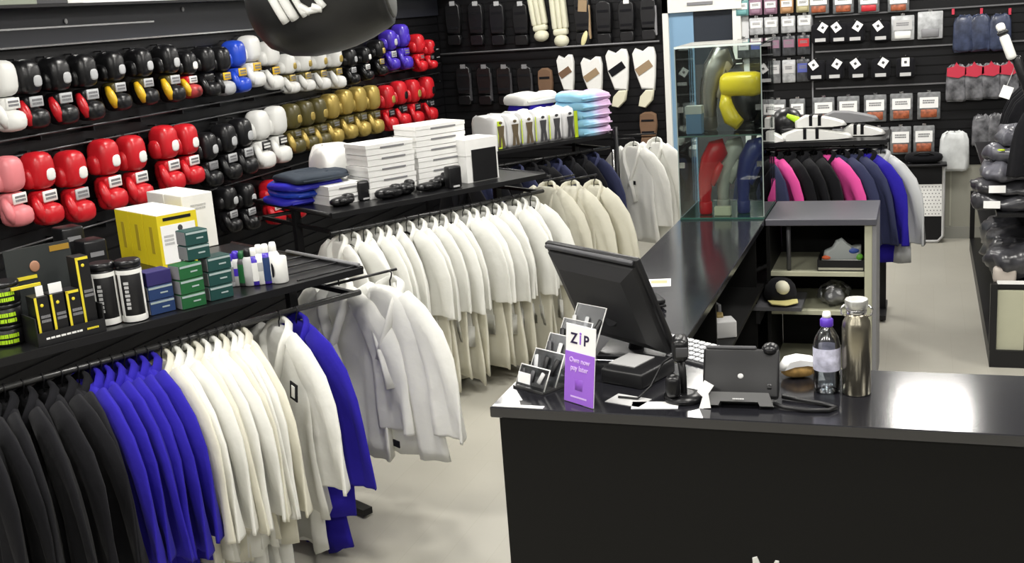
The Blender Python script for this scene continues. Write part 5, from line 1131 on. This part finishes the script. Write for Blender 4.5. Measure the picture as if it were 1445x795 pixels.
# ================================================================ gondola along the right side of the aisle
gx0 = 0.36
t = thing('gondola', 'black and beige gondola shelving along the right side of the aisle', 'shelving', (gx0 + 0.35, 6.55, 0))
Lg = 3.0
MB().box((0, Lg / 2, 0.05), (0.68, Lg, 0.10)).build('plinth', BLKM, t)
for xx, hh_ in ((-0.325, 0.38), (0.325, 1.65)):
    MB().box((xx, 0.02, 0.1 + hh_ / 2), (0.035, 0.04, hh_)).build('upright', BLKM, t)
    MB().box((xx, Lg - 0.02, 0.1 + hh_ / 2), (0.035, 0.04, hh_)).build('upright', BLKM, t)
MB().box((-0.235, 0.03, 0.24), (0.14, 0.02, 0.40)).build('end_panel', BEIGE, t)
MB().box((-0.06, 0.03, 0.24), (0.20, 0.02, 0.40)).build('end_panel', M('grey_end_panel', (0.3, 0.3, 0.26), 0.5), t)
MB().box((0.30, Lg / 2, 0.9), (0.03, Lg - 0.06, 1.6)).build('spine_panel', BLK, t)
for zz in (0.46, 0.86):
    MB().box((-0.12, Lg / 2, zz), (0.40, Lg - 0.06, 0.02)).build('shelf', BLKM, t)
for zz in (1.55,):
    MB().tube([(0.03, 0.0, zz), (0.03, Lg - 0.05, zz)], 0.012, 8).build('hanging_rail', BLKM, t)
    for yy in (0.06, Lg - 0.06): MB().box((0.16, yy, zz), (0.28, 0.02, 0.02)).build('rail_arm', BLKM, t)
def gpos(px, py, z): q = onz(px, py, z); return q
SHN = M('shiny_black_film', (0.035, 0.035, 0.04), 0.28, noise=0.6, scale=14)
GYF = M('grey_bag_film', (0.11, 0.11, 0.13), 0.3, noise=0.6, scale=10)
# stacked bagged garments on the upper shelf
zz = 0.871
for k, (y, x, L, D, H, m_, lab) in enumerate(((6.78, 0.44, 0.34, 0.34, 0.085, SHN, 'bottom'), (6.79, 0.44, 0.33, 0.33, 0.08, SHN, 'second'), (6.80, 0.46, 0.30, 0.32, 0.09, GYF, 'third'), (6.82, 0.48, 0.27, 0.30, 0.09, GYF, 'fourth'), (6.84, 0.51, 0.24, 0.28, 0.09, GYF, 'top'))):
    tt = thing('bagged_clothes', 'glossy bagged clothing, %s in the stack on the right gondola' % lab, 'bag', (x, y, zz), 0.15 * (k % 3 - 1), 'bagged clothes on the right gondola'); zz += H + 0.002
    N = 44; rings = []; g = random.Random(k); ph = g.uniform(0, 6)
    for hz, kk in ((0, 0.85), (H * 0.12, 0.97), (H * 0.3, 1.02), (H * 0.5, 1.0), (H * 0.7, 0.96), (H * 0.9, 0.85), (H, 0.6), (H, 0.3)):
        rings.append([(L / 2 * kk * sgp(math.cos(a_), 0.6) * (1 + 0.05 * math.sin(6 * a_ + ph)), D / 2 * kk * sgp(math.sin(a_), 0.6) * (1 + 0.05 * math.sin(5 * a_ + ph)), hz * (1 if hz < H else 0.985)) for a_ in [2 * PI * j / N for j in range(N)]])
    b = MB().loft(rings); b.crumple(0.03, 11, k).crumple(0.012, 30, k).build('bag_body', m_, tt)
    if k < 2: MB().box((-0.05, -D / 2 - 0.004, H * 0.5), (0.085, 0.004, 0.04)).build('label', PAPER, tt)
    if k == 3: MB().ellipsoid((-0.05, -D / 2, H * 0.8), (0.02, 0.005, 0.006)).build('label', LIME, tt)
# lower shelf things
for k in range(3):
    tt = thing('bagged_clothes', '%s glossy black bagged bundle on the low shelf of the right gondola' % ('Nearest', 'Middle', 'Farthest')[k], 'bag', (0.50, 6.75 + 0.36 * k, 0.471), 0.2 * k, 'bundles on the low gondola shelf')
    MB().ellipsoid((0, 0, 0.11), (0.14, 0.16, 0.10), 36, 22, p=0.7).crumple(0.045, 9, k * 3.1).crumple(0.012, 35, k).build('bag_body', SHN, tt); MB().rbox((-0.06, -0.13, 0.05), (0.12, 0.06, 0.09), 0.02).build('pale_insert', M('pale_insert', (0.45, 0.4, 0.36), 0.6), tt)
    MB().box((-0.02, -0.165, 0.012), (0.16, 0.006, 0.02)).build('white_edge', PAPER, tt)
# hanging black gear on the rail
for k in range(6):
    y = 6.585 if k == 0 else 7.0 + 0.13 * k
    tt = thing('protective_vest', 'black padded garment on the right gondola rail, %s from the near end' % ORD[k], 'jacket', (gx0 + 0.10 + 0.0, y, 1.545), (0, 0, 0.1 * (k % 3 - 1)), 'black gear on the right rail')
    tt.location.x = gx0 + 0.38; tt.scale = (0.75, 1.2, 0.72)
    part('jacket_body', GB[k % 5], BLKF, tt); part('sleeve', GSL[k % 3], BLKF, tt); part('sleeve', GSR[k % 3], BLKF, tt); part('collar', GC, BLKL, tt); part('hanger', GH, BLKM, tt)
q = ony(1432, 66, 6.62)
tt = thing('shin_guard', 'white ended black baton guard hanging at the upper right edge', 'guard', (q.x + 0.01, 6.60, q.z - 0.12), (0, -0.35, 0))
MB().rbox((0, 0, 0.13), (0.05, 0.05, 0.14), 0.018).build('white_pad', WHTL, tt); MB().rbox((0, 0, 0.21), (0.055, 0.055, 0.018), 0.006).build('black_ring', BLKP, tt); MB().rbox((0, 0, 0.24), (0.045, 0.045, 0.045), 0.015).build('white_tip', WHTL, tt); MB().rbox((0.02, 0.02, -0.06), (0.05, 0.05, 0.26), 0.02).build('grip', BLKL, tt)
q = ony(1420, 130, 6.62)
o = MB().box((0, 0, 0), (0.055, 0.003, 0.065), mat=Matrix.Rotation(0.35, 4, 'Y')).build('price_tag', PAPER, None, (q.x, 6.615, q.z)); tag(o, 'white square price tag hanging on the black gear at right', 'tag')
MB().tube([(0.0, 0.0, 0.03), (0.03, 0.03, 0.10), (0.05, 0.05, 0.16)], 0.002, 5).build('tag_string', LTG, o)
